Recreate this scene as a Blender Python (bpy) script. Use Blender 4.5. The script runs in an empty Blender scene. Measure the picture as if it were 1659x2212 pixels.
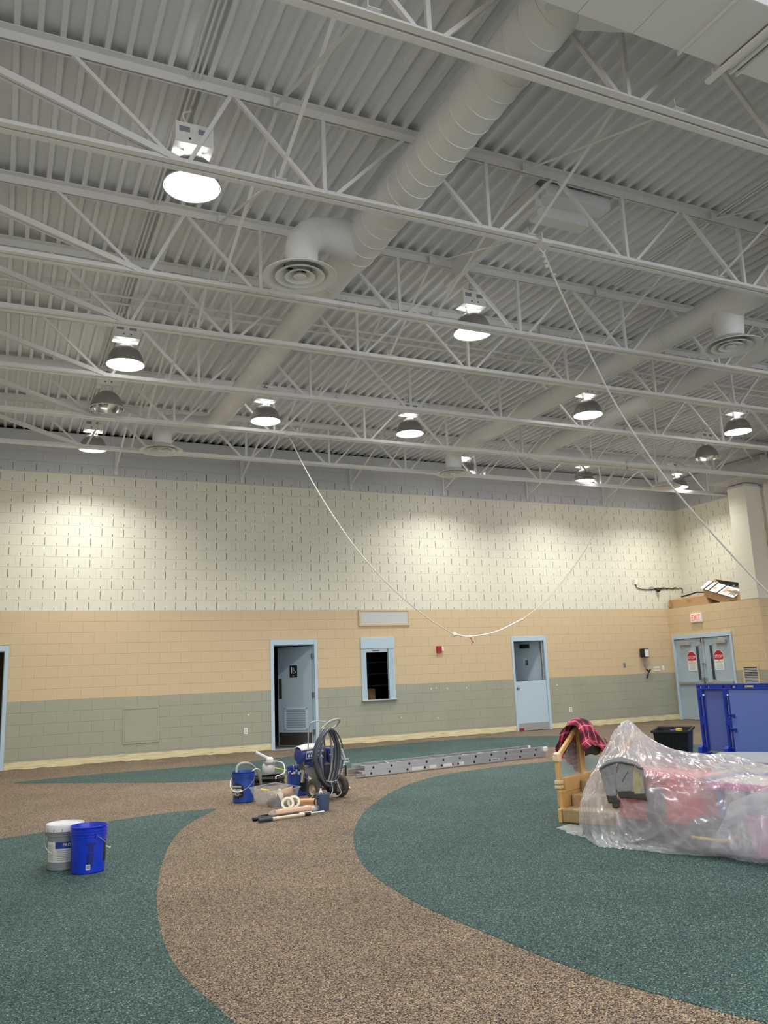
import bpy, bmesh, math, random
from mathutils import Vector, Matrix, noise
random.seed(7)
C = bpy.context.scene.collection
SC = bpy.context.scene

# ------------------------------------------------------------------ camera, world, exposure
def set_camera():
    yaw, pitch, roll = 0.436765832, 0.195835603, -0.0396567505
    f = Vector((math.sin(yaw)*math.cos(pitch), math.cos(yaw)*math.cos(pitch), math.sin(pitch)))
    r = Vector((math.cos(yaw), -math.sin(yaw), 0)); u = r.cross(f)
    c, s = math.cos(roll), math.sin(roll)
    r2 = c*r + s*u; u2 = -s*r + c*u
    cam = bpy.data.cameras.new('camera'); o = bpy.data.objects.new('camera', cam); C.objects.link(o)
    m = Matrix(((r2.x, u2.x, -f.x, 0), (r2.y, u2.y, -f.y, -16.5771), (r2.z, u2.z, -f.z, 1.374), (0, 0, 0, 1)))
    o.matrix_world = m
    cam.sensor_fit = 'HORIZONTAL'; cam.sensor_width = 36.0; cam.lens = 1785.02/1659*36.0
    cam.clip_start = 0.05; cam.clip_end = 200
    SC.camera = o
set_camera()
w = bpy.data.worlds.new('world'); SC.world = w; w.use_nodes = True
w.node_tree.nodes['Background'].inputs[0].default_value = (0.93, 0.96, 1.03, 1)
w.node_tree.nodes['Background'].inputs[1].default_value = WORLD = 2.3
SC.view_settings.view_transform = 'Standard'; SC.view_settings.look = 'None'
SC.view_settings.gamma = 1.0; SC.view_settings.use_curve_mapping = False
SC.view_settings.exposure = 0.16
LAMP_W = 62.0          # watts of each lit high-bay lamp (sits in the lamp builder)
UP_W = 4.0             # watts of the point light added above each shade to brighten the deck

# ------------------------------------------------------------------ materials
def lin(c):
    if isinstance(c, str):
        c = [int(c[i:i+2], 16)/255 for i in (0, 2, 4)]
    return tuple((x/12.92 if x <= 0.04045 else ((x+0.055)/1.055)**2.4) for x in c) + (1.0,)
def mat(name, col, rough=0.6, metal=0.0, var=0.0, vscale=3.0, bump=0.0, bscale=60.0, emit=0.0, spec=0.5, coat=0.0):
    m = bpy.data.materials.new(name); m.use_nodes = True
    nt = m.node_tree; b = nt.nodes['Principled BSDF']
    c = lin(col)
    b.inputs['Base Color'].default_value = c; b.inputs['Roughness'].default_value = rough
    b.inputs['Metallic'].default_value = metal; b.inputs['Specular IOR Level'].default_value = spec
    b.inputs['Coat Weight'].default_value = coat
    if emit: b.inputs['Emission Color'].default_value = c; b.inputs['Emission Strength'].default_value = emit
    tc = nt.nodes.new('ShaderNodeTexCoord') if (var or bump) else None
    if var:
        n = nt.nodes.new('ShaderNodeTexNoise'); n.inputs['Scale'].default_value = vscale; n.inputs['Detail'].default_value = 4
        r = nt.nodes.new('ShaderNodeValToRGB')
        r.color_ramp.elements[0].position = 0.3; r.color_ramp.elements[1].position = 0.7
        r.color_ramp.elements[0].color = tuple(x*(1-var) for x in c[:3])+(1,)
        r.color_ramp.elements[1].color = tuple(min(1, x*(1+var)) for x in c[:3])+(1,)
        nt.links.new(tc.outputs['Object'], n.inputs['Vector']); nt.links.new(n.outputs['Fac'], r.inputs['Fac'])
        nt.links.new(r.outputs['Color'], b.inputs['Base Color'])
    if bump:
        n2 = nt.nodes.new('ShaderNodeTexNoise'); n2.inputs['Scale'].default_value = bscale; n2.inputs['Detail'].default_value = 3
        bp = nt.nodes.new('ShaderNodeBump'); bp.inputs['Strength'].default_value = bump; bp.inputs['Distance'].default_value = 0.01
        nt.links.new(tc.outputs['Object'], n2.inputs['Vector']); nt.links.new(n2.outputs['Fac'], bp.inputs['Height'])
        nt.links.new(bp.outputs['Normal'], b.inputs['Normal'])
    return m
def floor_mat(name, stops, scale):
    m = bpy.data.materials.new(name); m.use_nodes = True; nt = m.node_tree; b = nt.nodes['Principled BSDF']
    b.inputs['Roughness'].default_value = 0.85; b.inputs['Specular IOR Level'].default_value = 0.25
    tc = nt.nodes.new('ShaderNodeTexCoord')
    v = nt.nodes.new('ShaderNodeTexVoronoi'); v.inputs['Scale'].default_value = scale
    sx = nt.nodes.new('ShaderNodeSeparateColor'); r = nt.nodes.new('ShaderNodeValToRGB'); r.color_ramp.interpolation = 'CONSTANT'
    e = r.color_ramp.elements
    e[0].position = 0; e[0].color = lin(stops[0][1]); e[1].position = stops[1][0]; e[1].color = lin(stops[1][1])
    for p, c in stops[2:]:
        q = e.new(p); q.color = lin(c)
    n = nt.nodes.new('ShaderNodeTexNoise'); n.inputs['Scale'].default_value = 1.2; n.inputs['Detail'].default_value = 5
    mr = nt.nodes.new('ShaderNodeMapRange'); mr.inputs[1].default_value = 0.3; mr.inputs[2].default_value = 0.7; mr.inputs[3].default_value = 0.86; mr.inputs[4].default_value = 1.12
    mx = nt.nodes.new('ShaderNodeMix'); mx.data_type = 'RGBA'; mx.blend_type = 'MULTIPLY'; mx.inputs[0].default_value = 1
    L = nt.links.new
    L(tc.outputs['Object'], v.inputs['Vector']); L(v.outputs['Color'], sx.inputs['Color']); L(sx.outputs[0], r.inputs['Fac'])
    L(tc.outputs['Object'], n.inputs['Vector']); L(n.outputs['Fac'], mr.inputs['Value'])
    L(r.outputs['Color'], mx.inputs[6]); L(mr.outputs[0], mx.inputs[7]); L(mx.outputs[2], b.inputs['Base Color'])
    bp = nt.nodes.new('ShaderNodeBump'); bp.inputs['Strength'].default_value = 0.35; bp.inputs['Distance'].default_value = 0.004
    L(v.outputs['Distance'], bp.inputs['Height']); L(bp.outputs['Normal'], b.inputs['Normal'])
    return m
def clear_mat(name, col, alpha, rough=0.15, wrinkle=0.0, wscale=8.0, trans=0.5, crease=0.0, gloss=0.5):
    """thin see-through plastic: part clear, part milky, with a thin glossy skin"""
    m = bpy.data.materials.new(name); m.use_nodes = True; nt = m.node_tree; nt.nodes.remove(nt.nodes['Principled BSDF'])
    out = nt.nodes['Material Output']; L = nt.links.new
    tr = nt.nodes.new('ShaderNodeBsdfTransparent')
    di = nt.nodes.new('ShaderNodeBsdfDiffuse'); di.inputs[0].default_value = lin(col)
    tl = nt.nodes.new('ShaderNodeBsdfTranslucent'); tl.inputs[0].default_value = lin(col)
    gl = nt.nodes.new('ShaderNodeBsdfGlossy'); gl.inputs['Roughness'].default_value = rough; gl.inputs[0].default_value = (1, 1, 1, 1)
    m1 = nt.nodes.new('ShaderNodeMixShader'); m1.inputs[0].default_value = trans
    m2 = nt.nodes.new('ShaderNodeMixShader'); m2.inputs[0].default_value = alpha
    m3 = nt.nodes.new('ShaderNodeMixShader'); lw = nt.nodes.new('ShaderNodeLayerWeight'); lw.inputs[0].default_value = 0.5
    pw = nt.nodes.new('ShaderNodeMath'); pw.operation = 'POWER'; pw.inputs[1].default_value = 3.0
    ml = nt.nodes.new('ShaderNodeMath'); ml.operation = 'MULTIPLY_ADD'; ml.inputs[1].default_value = gloss; ml.inputs[2].default_value = 0.04
    L(lw.outputs['Facing'], pw.inputs[0]); L(pw.outputs[0], ml.inputs[0]); L(ml.outputs[0], m3.inputs[0])
    L(di.outputs[0], m1.inputs[1]); L(tl.outputs[0], m1.inputs[2]); L(tr.outputs[0], m2.inputs[1]); L(m1.outputs[0], m2.inputs[2])
    L(m2.outputs[0], m3.inputs[1]); L(gl.outputs[0], m3.inputs[2]); L(m3.outputs[0], out.inputs[0])
    if wrinkle:
        tc = nt.nodes.new('ShaderNodeTexCoord'); mp = nt.nodes.new('ShaderNodeMapping'); mp.inputs['Rotation'].default_value = (0.5, 0.3, 0.2); mp.inputs['Scale'].default_value = (1, .35, 1)
        n = nt.nodes.new('ShaderNodeTexNoise'); n.inputs['Scale'].default_value = wscale; n.inputs['Detail'].default_value = 6; n.inputs['Distortion'].default_value = 0.6
        L(tc.outputs['Object'], mp.inputs[0]); L(mp.outputs[0], n.inputs['Vector'])
        bp = nt.nodes.new('ShaderNodeBump'); bp.inputs['Strength'].default_value = wrinkle; bp.inputs['Distance'].default_value = 0.03
        L(n.outputs['Fac'], bp.inputs['Height'])
        for s in (di, tl, gl, lw): L(bp.outputs['Normal'], s.inputs['Normal'])
        if crease:      # doubled film along fine creases is milkier
            a = nt.nodes.new('ShaderNodeMath'); a.operation = 'SUBTRACT'; a.inputs[1].default_value = 0.5; L(n.outputs['Fac'], a.inputs[0])
            b = nt.nodes.new('ShaderNodeMath'); b.operation = 'ABSOLUTE'; L(a.outputs[0], b.inputs[0])
            mr = nt.nodes.new('ShaderNodeMapRange'); mr.inputs[1].default_value = 0.0; mr.inputs[2].default_value = 0.05; mr.inputs[3].default_value = min(1, alpha+crease); mr.inputs[4].default_value = alpha
            L(b.outputs[0], mr.inputs['Value']); L(mr.outputs[0], m2.inputs[0])
    return m
M = dict(
    white_block=mat('white_block_paint', 'E2DECB', 0.55, bump=0.25, bscale=90),
    tan_block=mat('tan_block_paint', 'D4BD97', 0.5, bump=0.22, bscale=90),
    green_block=mat('sage_block_paint', 'A4A592', 0.5, var=0.05, vscale=1.5, bump=0.22, bscale=90),
    grey_block=mat('grey_block_paint', 'C0C1C3', 0.6, bump=0.2, bscale=90),
    deck=mat('deck_paint', 'E6E7EC', 0.3, bump=0.03, bscale=8, spec=0.6),
    steel=mat('joist_paint', 'E6E5E4', 0.45),
    duct=mat('duct_paint', 'E3E3E2', 0.5),
    white=mat('white_enamel', 'F0EFEC', 0.35),
    white_plastic=mat('white_plastic', 'EDEBE4', 0.4),
    blue_frame=mat('pale_blue_paint', 'BBCFDD', 0.4),
    blue_door=mat('grey_blue_door_paint', 'AABDC8', 0.45),
    black=mat('black_plastic', '101114', 0.45),
    black_soft=mat('black_rubber', '1B1B1B', 0.8),
    dark=mat('painted_shadow', '0A0A0A', 0.9),  # near-black colour standing in for shade inside holes and gaps
    steel_dark=mat('brushed_kick_plate', '6E6A64', 0.35, metal=0.8),
    chrome=mat('chrome', 'C8C9CC', 0.22, metal=1.0),
    alu=mat('aluminium', 'C4C6C9', 0.38, metal=0.75),
    shade=mat('spun_aluminium_shade', '9A9792', 0.38, metal=0.45, bump=0.05, bscale=20),
    shade_in=mat('polished_reflector', 'D8D8D6', 0.12, metal=1.0),
    lens=mat('lit_lens', 'FFFFFF', 0.5, emit=14.0),
    lens_off=clear_mat('clear_lens', 'FFFFFF', 0.15, 0.1),
    grey_box=mat('grey_conduit_box', '85868A', 0.5),
    red=mat('red_enamel', 'A8182A', 0.4),
    sign_red=mat('sign_red', 'C41F33', 0.5),
    exit_red=mat('exit_letters', 'F03A4E', 0.5, emit=0.6),
    exit_face=mat('exit_face', 'F6EFE8', 0.5),
    paper=mat('paper', 'E9EBEF', 0.7),
    print_grey=mat('print_grey', '8B909A', 0.7),
    print_yellow=mat('print_yellow', 'CFD08A', 0.7),
    brick_red=mat('red_stopper', '8E1A22', 0.5),
    rope=mat('cotton_rope', 'D9D6CC', 0.8),
    cardboard=mat('cardboard', 'B99468', 0.8, var=0.06),
    card_in=mat('cardboard_inside', 'A78358', 0.85),
    tinsel=mat('dark_green_garland', '1E3A30', 0.7),
    blue_bucket=mat('blue_bucket_plastic', '0A35C6', 0.3, coat=0.3),
    blue_bucket2=mat('deep_blue_bucket_plastic', '1F48A0', 0.35, coat=0.2, var=0.1, vscale=20),
    grey_bucket=mat('grey_bucket_plastic', '8C8F95', 0.4),
    lid=mat('pale_lid', 'D2D2D8', 0.4),
    label_white=mat('label_white', 'DFDDDA', 0.5),
    label_blue=mat('label_blue', '163E8C', 0.45),
    label_black=mat('label_black', '20242C', 0.4),
    label_dark=mat('label_smudge', '10207A', 0.4),
    text_white=mat('text_white', 'E8E8E8', 0.5),
    tyre=mat('tyre_rubber', '4A443E', 0.85, var=0.2, vscale=12, bump=0.3, bscale=60),
    rim=mat('wheel_rim', 'B3A998', 0.5),
    motor_blue=mat('motor_blue', '26397E', 0.4, var=0.15, vscale=9),
    pump_grey=mat('pump_grey', '8D8C89', 0.5, var=0.12, vscale=10),
    hose=mat('grey_hose', '4E535E', 0.4),
    hose_light=mat('pale_hose', 'A6A6A0', 0.45),
    orange=mat('orange_plastic', 'E06A2C', 0.5),
    yellow=mat('yellow_plastic', 'E8D23A', 0.5),
    tape=mat('masking_tape', 'EAE3CC', 0.7),
    kraft=mat('kraft_paper', 'C49A70', 0.75),
    pole=mat('cream_pole', 'DCCDAE', 0.4),
    slate=mat('slate_grip', '2F3A44', 0.55),
    peach=mat('roller_cover', 'E2AE85', 0.85, bump=0.3, bscale=200),
    blue_cloth=mat('dusty_blue_cloth', '54678C', 0.8),
    wood=mat('birch_wood', 'D7AE73', 0.5, var=0.08, vscale=6),
    cap=mat('cream_cap', 'E6CFA6', 0.4),
    stair_carpet=mat('oatmeal_carpet', 'B49C74', 0.95, var=0.12, vscale=45, bump=0.6, bscale=120),
    hoodie=mat('heather_grey_fleece', '77787A', 0.95, var=0.14, vscale=70, bump=0.3, bscale=150),
    rib=mat('dark_rib_cuff', '34342E', 0.95, bump=0.3, bscale=200),
    lining=mat('khaki_lining', '8F876A', 0.9),
    royal=mat('royal_blue_plastic', '10309C', 0.4),
    periwinkle=mat('periwinkle_panel', '6377BE', 0.5),
    periwinkle2=mat('dusky_panel', '5563A4', 0.5),
    tray=mat('cream_tray', 'D9D2C4', 0.5),
    toy_red=mat('toy_red', 'D8201E', 0.45),
    toy_purple=mat('toy_purple', '5B53B8', 0.45),
    toy_pink=mat('toy_pink', 'D6509A', 0.5),
    toy_dark=mat('toy_dark_grey', '3A3F4A', 0.6),
    toy_yellow=mat('toy_yellow', 'E7B548', 0.5),
    table_grey=mat('table_grey', '9AA0A6', 0.5),
    concrete=mat('doorway_floor', '6E6C62', 0.9),
    room_wall=mat('back_room_wall', '5C5A48', 0.9),
    sheet=clear_mat('milky_sheet_plastic', 'F3F2FA', 0.41, 0.22, wrinkle=0.2, wscale=9, trans=0.5, crease=0.12, gloss=0.6),
    bin_clear=clear_mat('clear_bin_plastic', 'F4F6FA', 0.22, 0.08, wrinkle=0.1, wscale=10, gloss=0.8),
    acrylic=clear_mat('acrylic_panel', 'EEF2F2', 0.16, 0.05, gloss=0.4),
    strip=None, floor_brown=None, floor_green=None, plaid=None,
)
M['floor_brown'] = floor_mat('brown_flecked_floor', [(0, '2A2321'), (0.20, '4C4039'), (0.42, '7C6B5C'), (0.70, '988671'), (0.92, 'B9A985')], 190)
M['floor_green'] = floor_mat('green_flecked_floor', [(0, '1A2A2B'), (0.22, '2F4743'), (0.5, '455C59'), (0.82, '59706B'), (0.95, '8C9E98')], 190)
def strip_mat():
    m = mat('scraped_wall_base', 'E0D3A4', 0.8); nt = m.node_tree; b = nt.nodes['Principled BSDF']; L = nt.links.new
    tc = nt.nodes.new('ShaderNodeTexCoord'); mp = nt.nodes.new('ShaderNodeMapping'); mp.inputs['Scale'].default_value = (2.2, 1, 26)
    n = nt.nodes.new('ShaderNodeTexNoise'); n.inputs['Scale'].default_value = 1.6; n.inputs['Detail'].default_value = 7
    r = nt.nodes.new('ShaderNodeValToRGB'); e = r.color_ramp.elements
    e[0].position = 0.30; e[0].color = lin('5E4630'); e[1].position = 0.35; e[1].color = lin('D6C798'); q = e.new(0.7); q.color = lin('EFE6BF')
    L(tc.outputs['Object'], mp.inputs[0]); L(mp.outputs[0], n.inputs[0]); L(n.outputs[0], r.inputs[0]); L(r.outputs[0], b.inputs['Base Color'])
    return m
M['strip'] = strip_mat()
def plaid_mat():
    m = mat('plaid_flannel', 'B02A44', 0.9); nt = m.node_tree; b = nt.nodes['Principled BSDF']; L = nt.links.new
    uv = nt.nodes.new('ShaderNodeUVMap'); sp = nt.nodes.new('ShaderNodeSeparateXYZ'); L(uv.outputs[0], sp.inputs[0])
    def stripes(out, per, wd, ph=0.0):
        a = nt.nodes.new('ShaderNodeMath'); a.operation = 'MULTIPLY_ADD'; a.inputs[1].default_value = per; a.inputs[2].default_value = ph; L(out, a.inputs[0])
        f = nt.nodes.new('ShaderNodeMath'); f.operation = 'FRACT'; L(a.outputs[0], f.inputs[0])
        g = nt.nodes.new('ShaderNodeMath'); g.operation = 'LESS_THAN'; g.inputs[1].default_value = wd; L(f.outputs[0], g.inputs[0])
        return g.outputs[0]
    def mixc(fac, a, bcol, k):
        x = nt.nodes.new('ShaderNodeMix'); x.data_type = 'RGBA'
        mm = nt.nodes.new('ShaderNodeMath'); mm.operation = 'MULTIPLY'; mm.inputs[1].default_value = k; L(fac, mm.inputs[0]); L(mm.outputs[0], x.inputs[0])
        if isinstance(a, tuple): x.inputs[6].default_value = a
        else: L(a, x.inputs[6])
        x.inputs[7].default_value = bcol; return x.outputs[2]
    c = lin('CF3557')
    k = lin('15131F'); wv = lin('E3B9C6')
    o1 = mixc(stripes(sp.outputs[0], 5, 0.42), c, k, 0.75)
    o2 = mixc(stripes(sp.outputs[1], 5, 0.42), o1, k, 0.7)
    o3 = mixc(stripes(sp.outputs[0], 5, 0.07, 0.3), o2, wv, 0.6)
    o4 = mixc(stripes(sp.outputs[1], 5, 0.07, 0.3), o3, wv, 0.6)
    L(o4, b.inputs['Base Color']); return m
M['plaid'] = plaid_mat()

# ------------------------------------------------------------------ mesh helpers (everything in room metres)
OFF = {}
class MB:
    def __init__(s): s.v = []; s.f = []; s.uv = None
    def add(s, vs, fs):
        n = len(s.v); s.v += [tuple(v) for v in vs]; s.f += [tuple(i+n for i in f) for f in fs]; return s
    def box(s, x0, x1, y0, y1, z0, z1):
        return s.add([(x0,y0,z0),(x1,y0,z0),(x1,y1,z0),(x0,y1,z0),(x0,y0,z1),(x1,y0,z1),(x1,y1,z1),(x0,y1,z1)],
                     [(0,3,2,1),(4,5,6,7),(0,1,5,4),(1,2,6,5),(2,3,7,6),(3,0,4,7)])
    def obox(s, c, ax, ay, az):     # oriented box, half-vectors
        c, ax, ay, az = Vector(c), Vector(ax), Vector(ay), Vector(az)
        vs = [c+i*ax+j*ay+k*az for k in (-1, 1) for (i, j) in ((-1,-1),(1,-1),(1,1),(-1,1))]
        return s.add(vs, [(0,3,2,1),(4,5,6,7),(0,1,5,4),(1,2,6,5),(2,3,7,6),(3,0,4,7)])
    def bar(s, p, q, w, h, up=(0, 0, 1)):
        p, q = Vector(p), Vector(q); d = (q-p); L = d.length; d.normalize(); up = Vector(up)
        x = d.cross(up)
        if x.length < 1e-4: x = d.cross(Vector((1, 0, 0)))
        x.normalize(); y = x.cross(d).normalized()
        return s.obox((p+q)/2, x*w/2, d*L/2, y*h/2)
    def tube(s, pts, r, n=8, closed=False, caps=True):
        pts = [Vector(p) for p in pts]; m = len(pts); base = len(s.v)
        rr = r if isinstance(r, (list, tuple)) else [r]*m
        d0 = (pts[1]-pts[0]).normalized(); a = Vector((0, 0, 1)) if abs(d0.z) < 0.9 else Vector((1, 0, 0))
        nx = d0.cross(a).normalized()
        for i, p in enumerate(pts):
            if closed: d = (pts[(i+1) % m]-pts[i-1])
            else: d = pts[min(i+1, m-1)]-pts[max(i-1, 0)]
            d.normalize(); nx = (nx-d*nx.dot(d))
            if nx.length < 1e-6: nx = d.orthogonal()
            nx.normalize(); ny = d.cross(nx)
            for k in range(n):
                t = 2*math.pi*k/n; s.v.append(tuple(p+rr[i]*(math.cos(t)*nx+math.sin(t)*ny)))
        for i in range(m if closed else m-1):
            for k in range(n):
                a0 = base+i*n+k; a1 = base+i*n+(k+1) % n; j = (i+1) % m; b0 = base+j*n+k; b1 = base+j*n+(k+1) % n
                s.f.append((a0, a1, b1, b0))
        if caps and not closed:
            s.f.append(tuple(base+k for k in range(n))[::-1]); s.f.append(tuple(base+(m-1)*n+k for k in range(n)))
        return s
    def lathe(s, prof, org=(0, 0, 0), n=24, axis=(0, 0, 1), cap0=False, cap1=False):
        org = Vector(org); ax = Vector(axis).normalized(); a = Vector((1, 0, 0)) if abs(ax.x) < 0.9 else Vector((0, 1, 0))
        u = (a-ax*a.dot(ax)).normalized(); v = ax.cross(u); base = len(s.v)
        for r, z in prof:
            for k in range(n):
                t = 2*math.pi*k/n; s.v.append(tuple(org+ax*z+r*(math.cos(t)*u+math.sin(t)*v)))
        for i in range(len(prof)-1):
            for k in range(n):
                s.f.append((base+i*n+k, base+i*n+(k+1) % n, base+(i+1)*n+(k+1) % n, base+(i+1)*n+k))
        if cap0: s.f.append(tuple(base+k for k in range(n))[::-1])
        if cap1: s.f.append(tuple(base+(len(prof)-1)*n+k for k in range(n)))
        return s
    def prism(s, poly, h0, h1, frame=None):   # poly in (a,b); frame = (origin, A, B, N)
        o, A, B, N = [Vector(q) for q in (frame or ((0,0,0),(1,0,0),(0,1,0),(0,0,1)))]
        n = len(poly)
        vs = [o+A*a+B*b+N*h0 for a, b in poly]+[o+A*a+B*b+N*h1 for a, b in poly]
        fs = [tuple(range(n))[::-1], tuple(range(n, 2*n))]+[(i, (i+1) % n, n+(i+1) % n, n+i) for i in range(n)]
        return s.add(vs, fs)
    def grid(s, rows, thick=0.0, uv=True):
        R, K = len(rows), len(rows[0]); base = len(s.v)
        for r in rows:
            for p in r: s.v.append(tuple(p))
        for i in range(R-1):
            for j in range(K-1):
                a = base+i*K+j; s.f.append((a, a+1, a+K+1, a+K))
        if uv: s.uv = (R, K)
        return s
    def build(s, name, m, parent=None, smooth=False, bev=0.0, off=None, solid=0.0):
        me = bpy.data.meshes.new(name); o3 = Vector((0, 0, 0))
        if parent is not None: o3 = OFF.get(parent.name, Vector((0, 0, 0)))
        if off is not None: o3 = Vector(off)
        me.from_pydata([tuple(Vector(v)-o3) for v in s.v], [], s.f); me.update()
        if s.uv:
            R, K = s.uv; ul = me.uv_layers.new(name='UVMap')
            for l in me.loops:
                vi = l.vertex_index; ul.data[l.index].uv = ((vi % K)/(K-1), (vi//K)/(R-1))
        if smooth:
            me.polygons.foreach_set('use_smooth', [True]*len(me.polygons))
        o = bpy.data.objects.new(name, me); C.objects.link(o)
        if m is not None: me.materials.append(m)
        bm = bmesh.new(); bm.from_mesh(me); bmesh.ops.recalc_face_normals(bm, faces=bm.faces)
        if smooth:
            for e in bm.edges:
                if len(e.link_faces) == 2 and e.calc_face_angle(0) > 0.75: e.smooth = False
        bm.to_mesh(me); bm.free()
        if parent is not None: o.parent = parent; OFF[o.name] = o3
        else: o.location = o3; OFF[o.name] = o3
        if bev:
            md = o.modifiers.new('bevel', 'BEVEL'); md.width = bev; md.segments = 2; md.limit_method = 'ANGLE'
        if solid:
            md = o.modifiers.new('solid', 'SOLIDIFY'); md.thickness = solid; md.offset = -1
        return o
def tag(o, label=None, cat=None, group=None, kind=None):
    if label: o['label'] = label
    if cat: o['category'] = cat
    if group: o['group'] = group
    if kind: o['kind'] = kind
    return o
def thing(name, loc, label=None, cat=None, group=None, kind=None):
    o = bpy.data.objects.new(name, None); C.objects.link(o); o.location = loc; o.empty_display_size = 0.1
    OFF[o.name] = Vector(loc); return tag(o, label, cat, group, kind)
def copy_tree(o, loc, parent=None, swap=None):
    c = o.copy(); C.objects.link(c); OFF[c.name] = Vector(loc)
    if parent is None: c.location = loc
    else: c.parent = parent
    for ch in list(o.children):
        if ch.type != 'LIGHT': copy_tree(ch, loc, c)
    return c
def quickbox(name, m, parent, x0, x1, y0, y1, z0, z1, bev=0.0):
    return MB().box(x0, x1, y0, y1, z0, z1).build(name, m, parent, bev=bev)
def text(name, body, size, m, parent, origin, right, up, extrude=0.001, align='CENTER', sx=1.0):
    cu = bpy.data.curves.new('txt', 'FONT'); cu.body = body; cu.size = size; cu.align_x = align; cu.align_y = 'CENTER'; cu.extrude = extrude; cu.resolution_u = 2
    t = bpy.data.objects.new('txt', cu); C.objects.link(t)
    bpy.context.view_layer.update()
    me = bpy.data.meshes.new_from_object(t.evaluated_get(bpy.context.evaluated_depsgraph_get()))
    bpy.data.objects.remove(t); bpy.data.curves.remove(cu)
    r, u = Vector(right).normalized(), Vector(up).normalized(); n = r.cross(u)
    off = OFF.get(parent.name, Vector()) if parent else Vector()
    for v in me.vertices:
        v.co = Vector(origin)-off+r*v.co.x*sx+u*v.co.y+n*v.co.z
    me.name = name; me.materials.clear(); me.materials.append(m)
    o = bpy.data.objects.new(name, me); C.objects.link(o)
    if parent: o.parent = parent; OFF[o.name] = off
    return o
def arc(c, r, a0, a1, n, u, v):
    c, u, v = Vector(c), Vector(u), Vector(v)
    return [c+r*(math.cos(a0+(a1-a0)*i/n)*u+math.sin(a0+(a1-a0)*i/n)*v) for i in range(n+1)]
def spline(pts, n=8):
    P = [Vector(p) for p in pts]; P = [P[0]*2-P[1]]+P+[P[-1]*2-P[-2]]; out = []
    for i in range(1, len(P)-2):
        for k in range(n):
            t = k/n; a, b, c, d = P[i-1:i+3]
            out.append(0.5*((2*b)+(c-a)*t+(2*a-5*b+4*c-d)*t*t+(3*b-a-3*c+d)*t**3))
    out.append(P[-2]); return out
def netgrid(net, nu, nv):
    rows = [spline(r, nu) for r in net]
    cols = [spline([r[j] for r in rows], nv) for j in range(len(rows[0]))]
    return [[cols[j][i] for j in range(len(cols))] for i in range(len(cols[0]))]
# ------------------------------------------------------------------ floor
fl = MB().box(-1.4, 19.6, -24, 3.2, -0.1, 0.0).build('floor', M['floor_brown']); tag(fl, kind='structure')
G1 = [(-1.25,-7.9),(0.09,-7.48),(0.54,-7.33),(1.09,-7.11),(1.69,-6.95),(2.09,-6.95),(2.26,-7.03),(1.98,-7.48),(1.69,-8.05),(1.43,-8.81),(1.22,-9.63),(1.06,-10.38),(0.96,-10.98),(0.9,-11.49),(0.87,-11.93),(0.88,-12.31),(0.92,-12.65),(0.96,-12.95),(1.1,-13.6),(1.4,-14.4),(1.9,-15.2),(-1.25,-15.6)]
G2 = [(11.2,-6.1),(10.2,-5.9),(9.3,-5.8),(8.36,-5.74),(7.82,-5.72),(6.97,-5.72),(6.05,-5.91),(5.38,-6.2),(4.68,-6.79),(4.01,-7.57),(3.47,-8.35),(3.12,-8.99),(2.84,-9.61),(2.62,-10.23),(2.48,-10.79),(2.42,-11.32),(2.4,-11.79),(2.42,-12.15),(2.45,-12.5),(2.48,-12.9),(2.54,-13.29),(2.64,-13.61),(2.8,-14.05),(3.3,-15),(4.4,-16),(7,-17),(11.2,-17)]
G3 = [(0.29,-2.28),(0.95,-2.05),(1.9,-1.96),(3.06,-2.02),(3.9,-1.95),(4.6,-1.7),(5.3,-1.35),(6.2,-1.05),(7.2,-0.86),(8.28,-0.74),(9.4,-0.86),(10.3,-1.3),(10.7,-1.75),(10.75,-2.3),(10.5,-2.95),(10.1,-3.4),(9.6,-3.72),(8.9,-3.72),(8.1,-3.7),(7.31,-3.74),(6.34,-3.92),(5.4,-4.12),(4.6,-4.3),(3.77,-4.44),(2.98,-4.36),(2.4,-4.1),(1.63,-3.48),(0.85,-2.8)]
def smooth_poly(P, n=4):
    L = len(P); out = []
    for i in range(L):
        a, b, c, d = [Vector((*P[(i+k-1) % L], 0)) for k in range(4)]
        for k in range(n):
            t = k/n; q = 0.5*((2*b)+(c-a)*t+(2*a-5*b+4*c-d)*t*t+(3*b-a-3*c+d)*t**3); out.append((q.x, q.y))
    return out
for P in (G1, G2, G3):
    MB().prism(smooth_poly(P), -0.02, 0.002).build('floor_inlay', M['floor_green'], fl)

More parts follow.
